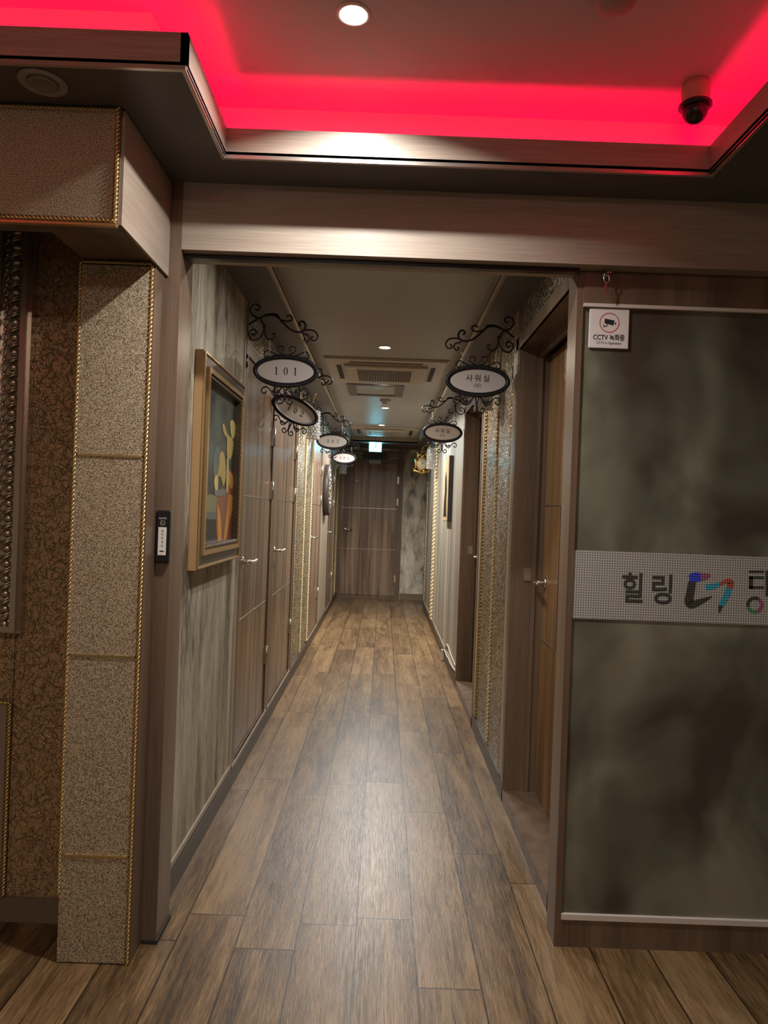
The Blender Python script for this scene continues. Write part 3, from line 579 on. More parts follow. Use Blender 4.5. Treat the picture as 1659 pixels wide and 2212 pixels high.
# push plate
bx, bzc, by = -0.6765, 1.262, 2.20
r0 = root('push_plate', (bx, by, bzc), 'black upright touch switch with white label on the brown jamb', 'switch'); o = Vector((bx, by, bzc))
MB().box(bx-0.0215, bx+0.0215, by-0.016, by, bzc-0.08, bzc+0.08, 0, 0.004).build('housing', DARK, r0, o)
yl = by-0.0167
lb = MB().box(bx-0.0125, bx+0.0125, yl, yl+0.002, bzc-0.058, bzc+0.028).build('label', WHITE, r0, o)
t = MB()
for i, ch in enumerate('눌러주세요'): text_mb(ch, 0.0092, (bx, yl-0.0004, bzc+0.0165-i*0.0115), mb=t)
t.build('lettering', INK, r0, o)
ic = MB(); ic.add([(bx-0.009, yl-0.0004, bzc-0.046), (bx, yl-0.0004, bzc-0.0435), (bx+0.009, yl-0.0004, bzc-0.046), (bx, yl-0.0004, bzc-0.0485)], [(0, 1, 2, 3)]); ic.build('emblem', INK, r0, o)
t = text_mb('AUTO', 0.0085, (bx, yl, bzc+0.055)); zc = bzc+0.041; t.build('lettering', WHITE, r0, o); t = MB()
for a0, a1, b0, b1 in [(-.0065, .0065, .0058, .0065), (-.0065, .0065, -.0065, -.0058), (-.0065, -.0058, -.0065, .0065), (.0058, .0065, -.0065, .0065), (-.003, .003, -.0025, -.0018), (-.003, -.0023, -.0025, .003)]:
    t.box(bx+a0, bx+a1, yl-0.0002, yl+0.001, zc+b0, zc+b1)
t.build('square_icon', WHITE, r0, o)

# lower flat panel with rope edge and big mirror on the crackle wall
r0 = root('wall_panel', (-1.5, 2.30, 0.08), 'flat taupe panel with gold rope edge low on the crackle wall', 'panel'); o = Vector((-1.5, 2.30, 0.08))
MB().box(-1.9, -1.19, 2.290, 2.2985, 0.078, 0.700).build('board', simple('taupe satin board', (0.27, 0.21, 0.16), 0.35), r0, o)
MB().rope((-1.181, 2.291, 0.078), (-1.181, 2.291, 0.705), 0.0085, 0.024).build('rope_trim', GOLD, r0, o)
MB().rope((-1.9, 2.291, 0.703), (-1.181, 2.291, 0.703), 0.0085, 0.024).build('rope_trim', GOLD, r0, o)
mx0, mx1, mz0, mz1 = -1.95, -1.146, 0.932, 2.30
r0 = root('wall_mirror', (-1.5, 2.30, mz0), 'large mirror in a carved antique silver frame on the crackle wall', 'mirror'); o = Vector((-1.5, 2.30, mz0))
def framebox(mb, i0, i1, y0, y1, mi=0):       # rectangular ring between insets i0 < i1
    a0, a1, b0, b1 = mx0+i0, mx1-i0, mz0+i0, mz1-i0; w_ = i1-i0
    mb.box(a1-w_, a1, y0, y1, b0, b1, mi); mb.box(a0, a0+w_, y0, y1, b0, b1, mi); mb.box(a0+w_, a1-w_, y0, y1, b0, b0+w_, mi); mb.box(a0+w_, a1-w_, y0, y1, b1-w_, b1, mi)
fr = MB(); framebox(fr, 0, 0.006, 2.27, 2.298); framebox(fr, 0.006, 0.024, 2.245, 2.298); framebox(fr, 0.024, 0.030, 2.262, 2.298); framebox(fr, 0.030, 0.125, 2.268, 2.298); framebox(fr, 0.092, 0.098, 2.252, 2.298)
fr.build('frame', SATIN, r0, o)
cv = MB(); z = mz0+0.03; k_ = 0
while z < mz1-0.02:
    xx = mx1-0.048
    cv.ball((xx, 2.264, z), (0.017, 0.014, 0.014)); cv.tube(spline([(xx-0.018, 2.262, z+0.014), (xx, 2.250, z+0.019), (xx+0.018, 2.262, z+0.030)], 4), 0.0042, 6)
    cv.tube(spline([(xx-0.018, 2.262, z+0.021), (xx, 2.252, z+0.027), (xx+0.016, 2.262, z+0.038)], 4), 0.0035, 6)
    xx = mx1-0.080
    cv.tube([(xx+0.007*cos(a*pi/6), 2.262, z+0.012*sin(a*pi/6)) for a in range(12)], 0.0025, 5, closed=True); cv.ball((xx, 2.264, z+0.025), (0.006, 0.005, 0.009), seg=8, rings=6)
    cv.ball((mx1-0.108, 2.264, z), (0.005, 0.005, 0.005), seg=8, rings=6); cv.ball((mx1-0.108, 2.264, z+0.016), (0.005, 0.005, 0.005), seg=8, rings=6); cv.ball((mx1-0.108, 2.264, z+0.032), (0.005, 0.005, 0.005), seg=8, rings=6)
    z += 0.048
x = mx1-0.06
while x > mx0+0.05:
    cv.ball((x, 2.264, mz0+0.05), (0.014, 0.014, 0.016)); cv.tube(spline([(x+0.014, 2.262, mz0+0.032), (x+0.02, 2.25, mz0+0.05), (x+0.028, 2.262, mz0+0.066)], 4), 0.004, 6); x -= 0.048
cv.build('carving', ANTIQ, r0, o)
MB().box(mx0+0.12, mx1-0.12, 2.286, 2.296, mz0+0.12, mz1-0.12).build('mirror_glass', simple('mirror silvering', (0.8, 0.8, 0.8), 0.03, 1.0), r0, o)

# ---------------------------------------------------------------- ceiling fixtures
def lamp(x, y, z, r_, mlamp, label, cat='downlight', group=None, ringm=WHITE, power=0, col=NEUT, spread=radians(162)):
    if power: area('downlight_glow', (x, y, z-0.008), r_*1.8, power, col, spread=spread)
    r0 = root('downlight', (x, y, z), label, cat, group); o = Vector((x, y, z))
    MB().lathe([(r_*1.28, 0.0), (r_*1.28, -0.002), (r_*1.18, -0.005), (r_*1.02, -0.004), (r_*1.0, 0.0)], (x, y, z), 'Z', 32).build('bezel', ringm, r0, o)
    MB().lathe([(0, -0.0035), (r_*0.7, -0.0033), (r_, -0.001), (r_, 0.0), (0, 0.0)], (x, y, z), 'Z', 28).build('lens', mlamp, r0, o); return r0
lamp(-0.118, 1.742, LC, 0.033, LAMPW, 'brightly lit round spot in the raised lobby ceiling', power=19, col=COOL, spread=radians(142))
for i_, (x, y, m_, lb_) in enumerate([(-0.03, 2.66, LAMPC, 'lit downlight just inside the corridor behind the entrance beam'), (-0.03, 4.60, LAMPY, 'warm lit downlight in front of the near ceiling air conditioner'), (-0.035, 5.865, LAMPC, 'lit downlight between the near air conditioner and the ceiling hatch'),
                        (-0.02, 7.26, LAMPC, 'lit downlight just beyond the smoke detector'), (-0.06, 8.70, LAMPC, 'farthest lit downlight, against the second air conditioner')]):
    lamp(x, y, RC, 0.036, m_, lb_, group=None, power={0: 9, 1: 14, 2: 32, 3: 54, 4: 34}[i_], col=(1.0, 0.97, 0.93) if m_ is LAMPC else (1.0, 0.88, 0.72))
# unlit fixtures
x, y = 0.497, 1.655
r0 = root('ceiling_detector', (x, y, LC), 'round unlit fixture on the raised lobby ceiling near the top edge', 'detector'); o = Vector((x, y, LC))
MB().lathe([(0, 0), (0.048, 0), (0.049, -0.006), (0.044, -0.016), (0.030, -0.020), (0, -0.021)], (x, y, LC), 'Z', 32).build('housing', simple('olive grey plastic', (0.30, 0.27, 0.22), 0.5), r0, o)
x, y = -0.852, 1.70
r0 = root('downlight', (x, y, SO), 'unlit swivel downlight in the dark soffit above the pelmet', 'downlight'); o = Vector((x, y, SO))
MB().lathe([(0.056, 0), (0.056, -0.004), (0.050, -0.007), (0.038, -0.005), (0.034, 0.0)], (x, y, SO), 'Z', 36).build('bezel', simple('grey painted ring', (0.33, 0.29, 0.26), 0.5), r0, o)
MB().lathe([(0.034, -0.002), (0.033, -0.007), (0.024, -0.009), (0.020, -0.004), (0, -0.003)], (x, y, SO), 'Z', 30).build('eyeball', simple('grey swivel', (0.24, 0.21, 0.19), 0.5), r0, o)
# dome camera
x, y = 0.822, 1.965
r0 = root('security_camera', (x, y, LC), 'black dome security camera hanging in the red lit ceiling corner', 'camera'); o = Vector((x, y, LC))
MB().lathe([(0, 0), (0.036, 0), (0.038, -0.02), (0.036, -0.056), (0.040, -0.062), (0, -0.063)], (x, y, LC), 'Z', 32).build('base', simple('tan plastic', (0.46, 0.36, 0.25), 0.5), r0, o)
MB().lathe([(0, -0.060), (0.043, -0.060), (0.044, -0.066), (0.036, -0.070)], (x, y, LC), 'Z', 32).build('collar', DARK, r0, o)
MB().ball((x, y, LC-0.078), 0.034, seg=24, rings=16).build('dome', DARK, r0, o)
# smoke detector
x, y = -0.02, 6.75
r0 = root('smoke_detector', (x, y, RC), 'round grey smoke detector on the corridor ceiling beyond the hatch', 'detector'); o = Vector((x, y, RC))
MB().lathe([(0, 0), (0.052, 0), (0.052, -0.012), (0.044, -0.02), (0.034, -0.022), (0.032, -0.036), (0.02, -0.042), (0, -0.043)], (x, y, RC), 'Z', 32).build('housing', simple('warm grey plastic', (0.36, 0.30, 0.27), 0.5), r0, o)
# ceiling hatch
r0 = root('ceiling_hatch', (-0.10, 6.20, RC), 'rectangular ceiling hatch with grey frame between air conditioner and smoke detector', 'hatch'); o = Vector((-0.10, 6.20, RC))
hf = MB()
for bx_ in [(-0.345, 0.135, 5.92, 5.98), (-0.345, 0.135, 6.44, 6.50), (-0.345, -0.275, 5.98, 6.44), (0.065, 0.135, 5.98, 6.44)]: hf.box(*bx_, RC-0.012, RC)
hf.build('frame', simple('mauve grey frame', (0.17, 0.15, 0.16), 0.5), r0, o); MB().box(-0.275, 0.065, 5.98, 6.44, RC-0.003, RC).build('panel', CEILC, r0, o)
# air conditioners
def aircon(x, y0, label):
    yc = y0+0.46; W = 0.43; o = Vector((x, yc, RC)); zz_ = RC-0.002; r0 = root('air_conditioner', o, label, 'air conditioner', 'ceiling cassette air conditioners')
    z = zz_
    MB().box(x-W, x+W, y0, y0+0.92, z-0.014, z, 0, 0.005).box(x-W-0.012, x+W+0.012, y0-0.012, y0+0.932, z-0.004, z).build('panel', WARMW, r0, o)
    MB().box(x-0.30, x+0.30, y0+0.15, y0+0.77, z-0.034, z-0.012, 0, 0.008).build('intake_cover', WARMW, r0, o)
    g = MB().box(x-0.21, x+0.19, y0+0.25, y0+0.67, z-0.0352, z-0.033).build('grille', GRILLE, r0, o)
    gm = MB()
    for i in range(21): gm.box(x-0.21+0.02*i-0.0012, x-0.21+0.02*i+0.0012, y0+0.25, y0+0.67, z-0.038, z-0.0345)
    for i in range(22): gm.box(x-0.21, x+0.19, y0+0.25+0.02*i-0.0012, y0+0.25+0.02*i+0.0012, z-0.037, z-0.0345)
    gm.build('grille_bars', WARMW, g, o)
    for (a, b_, c, e) in [(-0.36, -0.325, 0.20, 0.72), (0.325, 0.36, 0.20, 0.72), (-0.26, 0.26, 0.07, 0.105), (-0.26, 0.26, 0.815, 0.85)]:
        MB().box(x+a, x+b_, y0+c, y0+e, z-0.0155, z-0.013).build('air_slot', GROOVE, r0, o)
    for i, (a, c) in enumerate([(-0.28, 0.2), (-0.28, 0.32)]):
        MB().box(x+a, x+a+0.06, y0+c, y0+c+0.05, z-0.0355, z-0.0335).build('sticker', WHITE, r0, o)
    MB().box(x-0.13, x-0.07, y0+0.74, y0+0.765, z-0.0362, z-0.034).build('display', WHITE, r0, o)
aircon(-0.02, 4.93, 'square cassette air conditioner in the corridor ceiling nearer the entrance')
aircon(-0.02, 8.88, 'square cassette air conditioner at the far end of the corridor ceiling')

# ---------------------------------------------------------------- hanging signs
SC_ = 0.000512
def cp(x, y): return ((x-605)*SC_-0.50-XL, 0, 2.03-(y-1085)*SC_+((x-605)*SC_)*0.0366)   # relative to the wall face
ARMS = [[(238, 640), (330, 582), (420, 550), (500, 562), (560, 622), (640, 690), (720, 712), (765, 690), (775, 645), (748, 608), (715, 622), (728, 652)],
        [(520, 575), (500, 545), (440, 538), (380, 552), (345, 585)],
        [(720, 712), (790, 690), (860, 700), (895, 745), (880, 785), (845, 790), (833, 765), (856, 752)],
        [(748, 725), (800, 740), (815, 775), (792, 805), (768, 785), (782, 772)],
        [(345, 580), (280, 560), (246, 510), (258, 460), (300, 445), (332, 468), (322, 500), (292, 492)],
        [(345, 590), (378, 650), (372, 730), (330, 778), (275, 785), (242, 740), (252, 700), (290, 685), (312, 715), (290, 740), (270, 722)],
        [(545, 595), (590, 608), (635, 602), (648, 575), (618, 550), (588, 568)],
        [(392, 640), (392, 730), (430, 780), (478, 772), (490, 738), (462, 725)]]
def bracket(side, y, label, xw, dz=0.0):
    # side +1: fixed to the left wall and reaching right; -1 mirrored
    o = Vector((xw, y, 2.10+dz)); r0 = root('wall_bracket', o, label, 'bracket', 'wrought iron sign brackets')
    def T(p): q = cp(*p); return (xw+side*(q[0]), y, q[2]+dz)
    a = MB()
    for A in ARMS: a.tube(spline([T(p) for p in A], 5), 0.0052 if A is ARMS[0] else 0.0042, 6)
    a.build('scroll_arm', BLACKI, r0, o)
    z0, z1 = cp(0, 1050)[2]+dz, cp(0, 420)[2]+dz
    MB().box(min(xw, xw+side*0.008), max(xw, xw+side*0.008), y-0.009, y+0.009, z0, z1).ball((xw+side*0.008, y, z0+0.02), (0.008, 0.009, 0.016), seg=10, rings=6).ball((xw+side*0.008, y, z0+0.06), (0.007, 0.008, 0.012), seg=10, rings=6).build('wall_bar', BLACKI, r0, o)
    return r0
TOPH = [[(605, 945), (680, 938), (735, 915), (785, 893), (815, 915), (815, 948), (785, 955), (778, 932)], [(600, 938), (645, 920), (688, 890), (688, 856), (650, 846), (630, 872), (650, 892)]]
BOTH = [[(0.10, -0.50), (0.28, -0.66), (0.42, -0.62), (0.56, -0.50), (0.68, -0.52), (0.72, -0.64), (0.62, -0.70), (0.57, -0.62)],
        [(0.05, -0.50), (0.02, -0.66), (0.02, -0.85), (0.10, -0.98), (0.20, -0.98), (0.23, -0.88), (0.15, -0.82), (0.11, -0.89)],
        [(0.14, -0.52), (0.20, -0.66), (0.32, -0.74), (0.40, -0.68), (0.36, -0.60), (0.29, -0.63)]]
def sign(cx, y, cz, text, label, rot=(0, 0, 0), chain=True, sub=None, chain_side=1):
    o = Vector((0, 0, 0)); r0 = root('hanging_sign', (cx, y, cz), label, 'sign', 'oval room signs in the corridor'); r0.rotation_euler = rot
    a, b_ = 0.160, 0.080; n = 48
    fr = MB()
    prof = [(0.0, -0.010), (0.0, 0.010), (-0.006, 0.013), (-0.022, 0.010), (-0.022, -0.010), (-0.006, -0.013)]
    vs = []; fs = []
    for k in range(n):
        t = 2*pi*k/n
        for (dr, dy) in prof: vs.append(((a+dr)*cos(t), dy, (b_+dr)*sin(t)))
    m_ = len(prof)
    for k in range(n):
        for j in range(m_): fs.append((k*m_+j, k*m_+(j+1) % m_, ((k+1) % n)*m_+(j+1) % m_, ((k+1) % n)*m_+j))
    fr.add(vs, fs, 0, True); fr.build('oval_frame', BLACKI, r0, o)
    f = MB(); ai, bi = a-0.020, b_-0.020
    f.add([(ai*cos(2*pi*k/n), yy, bi*sin(2*pi*k/n)) for yy in (-0.005, 0.005) for k in range(n)], [tuple(range(n)), tuple(range(2*n-1, n-1, -1))]+[(k, (k+1) % n, n+(k+1) % n, n+k) for k in range(n)])
    f.build('face', FACE, r0, o)
    if sub is None:
        for ch, dx in zip(text, (-0.046, 0, 0.046)): digit(MB(), ch, dx, 0.0, 0.038, -0.0058).build('numeral', INK, r0, o)
    else:
        for ch, dx in zip(text, (-0.043, 0, 0.043)): text_mb(ch, 0.038, (dx, -0.0058, 0.012), bold=0.0003).build('character', INK, r0, o)
        text_mb(sub, 0.022, (0, -0.0058, -0.022), sx=1.15).build('character', INK, r0, o)
    sc = MB()
    for A in TOPH:
        for sg in (1, -1): sc.tube(spline([(sg*(p[0]-605)*SC_, 0, (1085-p[1])*SC_) for p in A], 5), 0.0034, 6)
    sc.build('top_scrollwork', BLACKI, r0, o); sc = MB()
    for A in BOTH:
        for sg in (1, -1): sc.tube(spline([(sg*p[0]*a, 0, p[1]*a) for p in A], 5), 0.0036, 6)
    sc.build('bottom_scrollwork', BLACKI, r0, o)
    for xx in (-0.083*chain_side, 0.088*chain_side):
        ch = MB(); z = 0.092; i = 0
        while z < 0.158:
            pts = [(xx+(0.0045*cos(2*pi*k/12) if i % 2 else 0), (0 if i % 2 else 0.0045*cos(2*pi*k/12)), z+0.009*sin(2*pi*k/12)) for k in range(12)]
            ch.tube(pts, 0.0014, 5, closed=True); z += 0.0135; i += 1
        ch.build('chain', STEEL, r0, o)
    return r0
ys = {'101': 3.46, '102': 4.66, '103': 6.9, '104': 9.25}
bracket(1, 3.462, 'scrolled black bracket above door 101 holding the 101 sign', XL); bracket(1, 4.47, 'scrolled black bracket holding the tilted 102 sign', XL, -0.03)
bracket(1, 6.88, 'scrolled black bracket holding the 103 sign', XL); bracket(1, 9.25, 'scrolled black bracket holding the 104 sign near the end', XL)
sign(-0.50, 3.462, 2.03, '101', 'black framed oval sign reading 101, nearest on the left')
sign(-0.568, 4.40, 1.972, '102', 'black framed oval sign reading 102, hanging crooked', rot=(0, radians(19), radians(30)))
sign(-0.515, 6.88, 2.03, '103', 'black framed oval sign reading 103')
sign(-0.535, 9.25, 2.05, '104', 'black framed oval sign reading 104, farthest on the left')
bracket(-1, 3.52, 'scrolled black bracket holding the nearer shower room sign', XR-0.0); bracket(-1, 5.64, "scrolled black bracket holding the farther shower room sign", XR, -0.015)
sign(0.443, 3.52, 2.027, '샤워실', 'black framed oval shower room sign nearer the glass door', sub='(남)')
sign(0.446, 5.64, 2.01, '샤워실', 'black framed oval shower room sign above the second recessed door', sub='(여)')

# ---------------------------------------------------------------- wall things
# painting
yA, yB, zA, zB, xf = 2.565, 3.31, 1.125, 1.925, -0.668
r0 = root('framed_painting', (XL, (yA+yB)/2, zA), 'gilt framed still life painting on the grey paper before door 101', 'painting'); o = Vector((XL, (yA+yB)/2, zA))
def ring(mb, i0, i1, x0, x1, mi=0):
    a0, a1, b0, b1 = yA+i0, yB-i0, zA+i0, zB-i0; w_ = i1-i0
    mb.box(x0, x1, a0, a0+w_, b0, b1, mi); mb.box(x0, x1, a1-w_, a1, b0, b1, mi); mb.box(x0, x1, a0+w_, a1-w_, b0, b0+w_, mi); mb.box(x0, x1, a0+w_, a1-w_, b1-w_, b1, mi)
BROWNF = simple('dark bronze frame', (0.10, 0.075, 0.05), 0.35, 0.5); GOLD2 = simple('worn gold leaf', (0.60, 0.40, 0.18), 0.35, 0.8)
fr = MB(); ring(fr, 0.0, 0.06, XL+0.001, xf, 0); fr.build('frame', BROWNF, r0, o)
MB().box(XL+0.001, xf-0.001, yA-0.0015, yA, zA, zB).build('frame_side', W_FRAME, r0, o)
fr = MB(); ring(fr, 0.004, 0.010, xf, xf+0.006); ring(fr, 0.052, 0.070, xf-0.01, xf+0.012); fr.build('gilt_bead', GOLD2, r0, o)
fr = MB(); ring(fr, 0.070, 0.092, xf-0.02, xf+0.002)
yy = yA+0.08
while yy < yB-0.08:
    for zz in (zA+0.081, zB-0.081): fr.tube([(xf+0.002, yy, zz-0.009), (xf+0.008, yy+0.007, zz), (xf+0.002, yy+0.014, zz+0.009)], 0.0032, 5)
    yy += 0.021
zz = zA+0.08
while zz < zB-0.08:
    for y_ in (yA+0.081, yB-0.081): fr.tube([(xf+0.002, y_-0.009, zz), (xf+0.008, y_, zz+0.007), (xf+0.002, y_+0.009, zz+0.014)], 0.0032, 5)
    zz += 0.021
fr.build('carved_liner', BROWNF, r0, o)
cy0, cy1, cz0, cz1 = yA+0.09, yB-0.09, zA+0.09, zB-0.09
m, nt, b = newmat('dark green painted ground'); n1 = tex(nt, (1, 4, 4), detail=4); r = ramp(nt, [(0.35, (0.012, 0.016, 0.013)), (0.65, (0.10, 0.13, 0.10))]); nt.links.new(n1.outputs[0], r.inputs[0]); nt.links.new(r.outputs[0], b.inputs['Base Color']); b.inputs['Roughness'].default_value = 0.35
cv = MB().box(XL+0.003, xf-0.018, cy0, cy1, cz0, cz1).build('canvas', m, r0, o)
def paintcol(nm, c): return simple(nm, c, 0.35)
PC = {'yel': paintcol('painted ochre yellow', (0.50, 0.37, 0.09)), 'ylt': paintcol('painted pale yellow', (0.60, 0.50, 0.18)), 'org': paintcol('painted orange', (0.62, 0.30, 0.05)), 'red': paintcol('painted brick red', (0.25, 0.07, 0.035)), 'blk': paintcol('painted black', (0.010, 0.009, 0.008)),
      'sil': paintcol('painted silver', (0.16, 0.17, 0.15)), 'grn': paintcol('painted olive', (0.20, 0.19, 0.09)), 'blu': paintcol('painted slate', (0.09, 0.13, 0.125))}
def PQ(u, v):      # painting crop position to fraction of canvas (u across, v down)
    px, py = 400+u/4.336, 740+v/4.337; dx, dy = px-828, py-1107; s_, c_ = sin(radians(2.1)), cos(radians(2.1)); X, Y = dx*c_+dy*s_, dy*c_-dx*s_
    xp = xf-0.018; D = xp*F/X; return D, 1.36-Y*D/F
kk = 0
def paint(pts, c, closed=True):
    global kk
    kk += 1; P = [PQ(*p) for p in pts]; P = [(min(max(a, cy0), cy1), min(max(z_, cz0), cz1)) for a, z_ in P]
    q = spline([(0, a, z_) for a, z_ in P+[P[0]]], 4)[:-1]; xx = xf-0.0178+0.00012*kk
    MB().add([(xx, p_.y, p_.z) for p_ in q], [tuple(range(len(q)))]).build('painted_shape', PC[c], cv, o)
paint([(178, 1500), (200, 1560), (310, 1600), (310, 1880), (168, 1905)], 'blk')
paint([(195, 1430), (250, 1425), (300, 1440), (300, 1585), (195, 1585)], 'grn'); paint([(195, 1590), (300, 1590), (300, 1650), (195, 1650)], 'blu')
paint([(285, 980), (320, 985), (325, 1230), (270, 1240), (265, 1080)], 'blu')
paint([(400, 1170), (440, 1220), (462, 1300), (465, 1860), (300, 1880), (300, 1440), (370, 1400)], 'red')
paint([(405, 1200), (440, 1240), (455, 1330), (430, 1370), (395, 1290)], 'org')
paint([(405, 1420), (440, 1440), (445, 1560), (405, 1700), (375, 1870), (360, 1840), (385, 1600)], 'org'); paint([(300, 1500), (330, 1640), (335, 1870), (305, 1870)], 'org')
paint([(320, 1040), (345, 1020), (368, 1080), (378, 1250), (355, 1345), (330, 1260), (300, 1240), (315, 1140)], 'yel'); paint([(280, 1240), (305, 1260), (300, 1390), (280, 1390), (268, 1300)], 'ylt')
paint([(345, 760), (365, 770), (395, 860), (440, 900), (430, 930), (385, 890), (355, 840)], 'yel'); paint([(388, 900), (445, 920), (442, 1020), (420, 1090), (388, 1060)], 'yel')
paint([(415, 740), (440, 725), (465, 770), (468, 850), (445, 900), (425, 860)], 'ylt'); paint([(385, 1090), (402, 1100), (400, 1380), (380, 1380)], 'ylt')
paint([(265, 1400), (300, 1380), (370, 1370), (368, 1425), (320, 1440), (275, 1430)], 'sil')

# round carved wall ornament on the left wall
yc, zc, rr = 8.36, 1.60, 0.30
r0 = root('wall_ornament', (XL, yc, zc), 'round dark wall disc with carved silver face between doors 103 and 104', 'wall decoration'); o = Vector((XL, yc, zc))
MB().lathe([(0, 0.0), (rr, 0.0), (rr, 0.06), (rr-0.035, 0.07), (rr-0.05, 0.055), (0, 0.055)], (XL, yc, zc), 'X', 48).build('drum', simple('dark brown drum', (0.055, 0.040, 0.034), 0.5), r0, o)
cv = MB().tube([(XL+0.062, yc+0.22*cos(2*pi*k/36), zc+0.22*sin(2*pi*k/36)) for k in range(36)], 0.008, 6, closed=True).tube([(XL+0.062, yc+0.11*cos(2*pi*k/30), zc+0.11*sin(2*pi*k/30)) for k in range(30)], 0.007, 6, closed=True)
for k in range(12):
    a = 2*pi*k/12; cv.tube(spline([(XL+0.058, yc+r_*cos(a+da), zc+r_*sin(a+da)) for r_, da in [(0.05, 0), (0.10, 0.2), (0.16, -0.1), (0.21, 0.12), (0.245, 0.0)]], 4), 0.009, 6)
    cv.ball((XL+0.06, yc+0.165*cos(a+0.26), zc+0.165*sin(a+0.26)), (0.014, 0.022, 0.022), seg=8, rings=6)
cv.ball((XL+0.058, yc, zc), (0.02, 0.04, 0.04)); cv.build('carving', ANTIQ, r0, o)
# canvas on the right wall
r0 = root('wall_canvas', (XR, 6.75, 1.3), 'narrow portrait canvas with dark edges on the grey wood papered right wall', 'picture'); o = Vector((XR, 6.75, 1.3))
MB().box(XR-0.040, XR, 6.50, 6.96, 1.30, 1.905).build('dark_edge', simple('black canvas edge', (0.012, 0.010, 0.010), 0.5), r0, o)
fc = MB().box(XR-0.042, XR-0.040, 6.505, 6.955, 1.305, 1.90).build('picture', simple('tan picture ground', (0.42, 0.30, 0.14), 0.5), r0, o)
ps = MB(); ps.add([(XR-0.0425, 6.6+0.0*k+a, z_) for k, (a, z_) in enumerate([(0.0, 1.34), (0.06, 1.5), (0.03, 1.6), (0.10, 1.72), (0.18, 1.78), (0.26, 1.70), (0.24, 1.58), (0.30, 1.48), (0.32, 1.34)])], [tuple(range(9))]); ps.build('painted_shape', PC['blk'], fc, o)

# crystal wall lights
def crystal(x, y, z0, h, side, label):
    r0 = root('crystal_sconce', (x, y, z0), label, 'wall lamp', 'crystal wall lamps'); o = Vector((x, y, z0)); R0 = 0.046
    g = MB(); rows = int(h/0.024)
    for i in range(rows):
        for k in range(10):
            a = 2*pi*(k+0.5*(i % 2))/10; c = Vector((x+R0*cos(a), y+R0*sin(a), z0+0.012+i*0.024)); s_ = 0.0125
            g.add([c+Vector(v)*s_ for v in [(1, 0, 0), (-1, 0, 0), (0, 1, 0), (0, -1, 0), (0, 0, 1.15), (0, 0, -1.15)]], [(0, 2, 4), (2, 1, 4), (1, 3, 4), (3, 0, 4), (2, 0, 5), (1, 2, 5), (3, 1, 5), (0, 3, 5)])
    g.build('crystal_shade', CRYST, r0, o)
    MB().lathe([(0.030, 0), (0.033, h+0.004), (0, h+0.006)], (x, y, z0), 'Z', 24).build('inner_tube', simple('silver tube', (0.7, 0.7, 0.68), 0.25, 0.9), r0, o)
    xw = XL if side < 0 else XR
    MB().box(min(xw, x), max(xw, x), y-0.012, y+0.012, z0+h*0.45, z0+h*0.55).box(min(xw, xw-side*0.012), max(xw, xw-side*0.012), y-0.04, y+0.04, z0+h*0.25, z0+h*0.8).build('wall_mount', CHROME, r0, o)
crystal(-0.61, 5.95, 1.95, 0.24, -1, 'crystal wall lamp half hidden behind the 102 sign')
crystal(-0.61, 10.35, 1.90, 0.24, -1, 'crystal wall lamp peeping out below the 104 sign')
crystal(0.538, 3.98, 1.95, 0.24, 1, 'crystal wall lamp behind the nearer shower room sign')
crystal(0.538, 8.30, 1.885, 0.26, 1, 'crystal wall lamp beside the brass owl clock')

# owl clock on a bracket
x, y, z = 0.508, 9.8, 2.065
r0 = root('owl_clock', (x, y, z), 'brass owl shaped clock hanging on a bracket at the corridor end', 'clock'); o = Vector((x, y, z))
bd = MB().ball((x, y, z-0.01), (0.088, 0.045, 0.105), seg=28, rings=18).ball((x, y, z+0.085), (0.078, 0.042, 0.05), seg=24, rings=14)
for sg in (1, -1):
    bd.tube([(x+sg*0.045, y, z+0.11), (x+sg*0.072, y, z+0.135), (x+sg*0.084, y, z+0.155)], [0.022, 0.012, 0.002], 8)
    bd.tube([(x+sg*0.036+0.026*cos(2*pi*k/20), y-0.04, z+0.085+0.026*sin(2*pi*k/20)) for k in range(20)], 0.006, 6, closed=True)
    bd.ball((x+sg*0.088, y, z-0.01), (0.02, 0.03, 0.075)); bd.ball((x+sg*0.03, y-0.03, z-0.115), (0.022, 0.02, 0.014)); bd.ball((x+sg*0.10, y, z-0.12), 0.014); bd.ball((x+sg*0.105, y, z-0.085), 0.009)
bd.tube(spline([(x-0.115, y, z-0.095), (x-0.06, y-0.02, z-0.125), (x, y-0.025, z-0.14), (x+0.06, y-0.02, z-0.125), (x+0.115, y, z-0.095)], 5), 0.011, 8)
bd.tube([(x, y-0.04, z+0.078), (x, y-0.056, z+0.06), (x, y-0.05, z+0.05)], [0.011, 0.008, 0.001], 8)
bd.build('owl_body', OWLG, r0, o)
EYE = simple('amber dark eye', (0.06, 0.03, 0.01), 0.15)
for sg in (1, -1): MB().ball((x+sg*0.036, y-0.040, z+0.085), (0.018, 0.008, 0.018), seg=14, rings=8).build('eye', EYE, r0, o)
dl = MB().lathe([(0, -0.056), (0.064, -0.056), (0.072, -0.050), (0.072, -0.02), (0, -0.02)], (x, y, z-0.02), 'Y', 36)
hd = dl
for k in range(12):
    a = 2*pi*k/12; ribbon(hd, [(x+0.050*cos(a), z-0.02+0.050*sin(a)), (x+0.059*cos(a), z-0.02+0.059*sin(a))], [0.005, 0.005], y-0.058, 1)
dl = dl.build('dial', [DIAL, INK], r0, o)
hd = MB(); ribbon(hd, [(x, z-0.02), (x+0.030, z+0.002)], [0.007, 0.004], y-0.0585); hd.build('hour_hand', INK, dl, o)
hd = MB(); ribbon(hd, [(x, z-0.02), (x-0.012, z+0.030)], [0.006, 0.003], y-0.0588); hd.build('minute_hand', INK, dl, o)
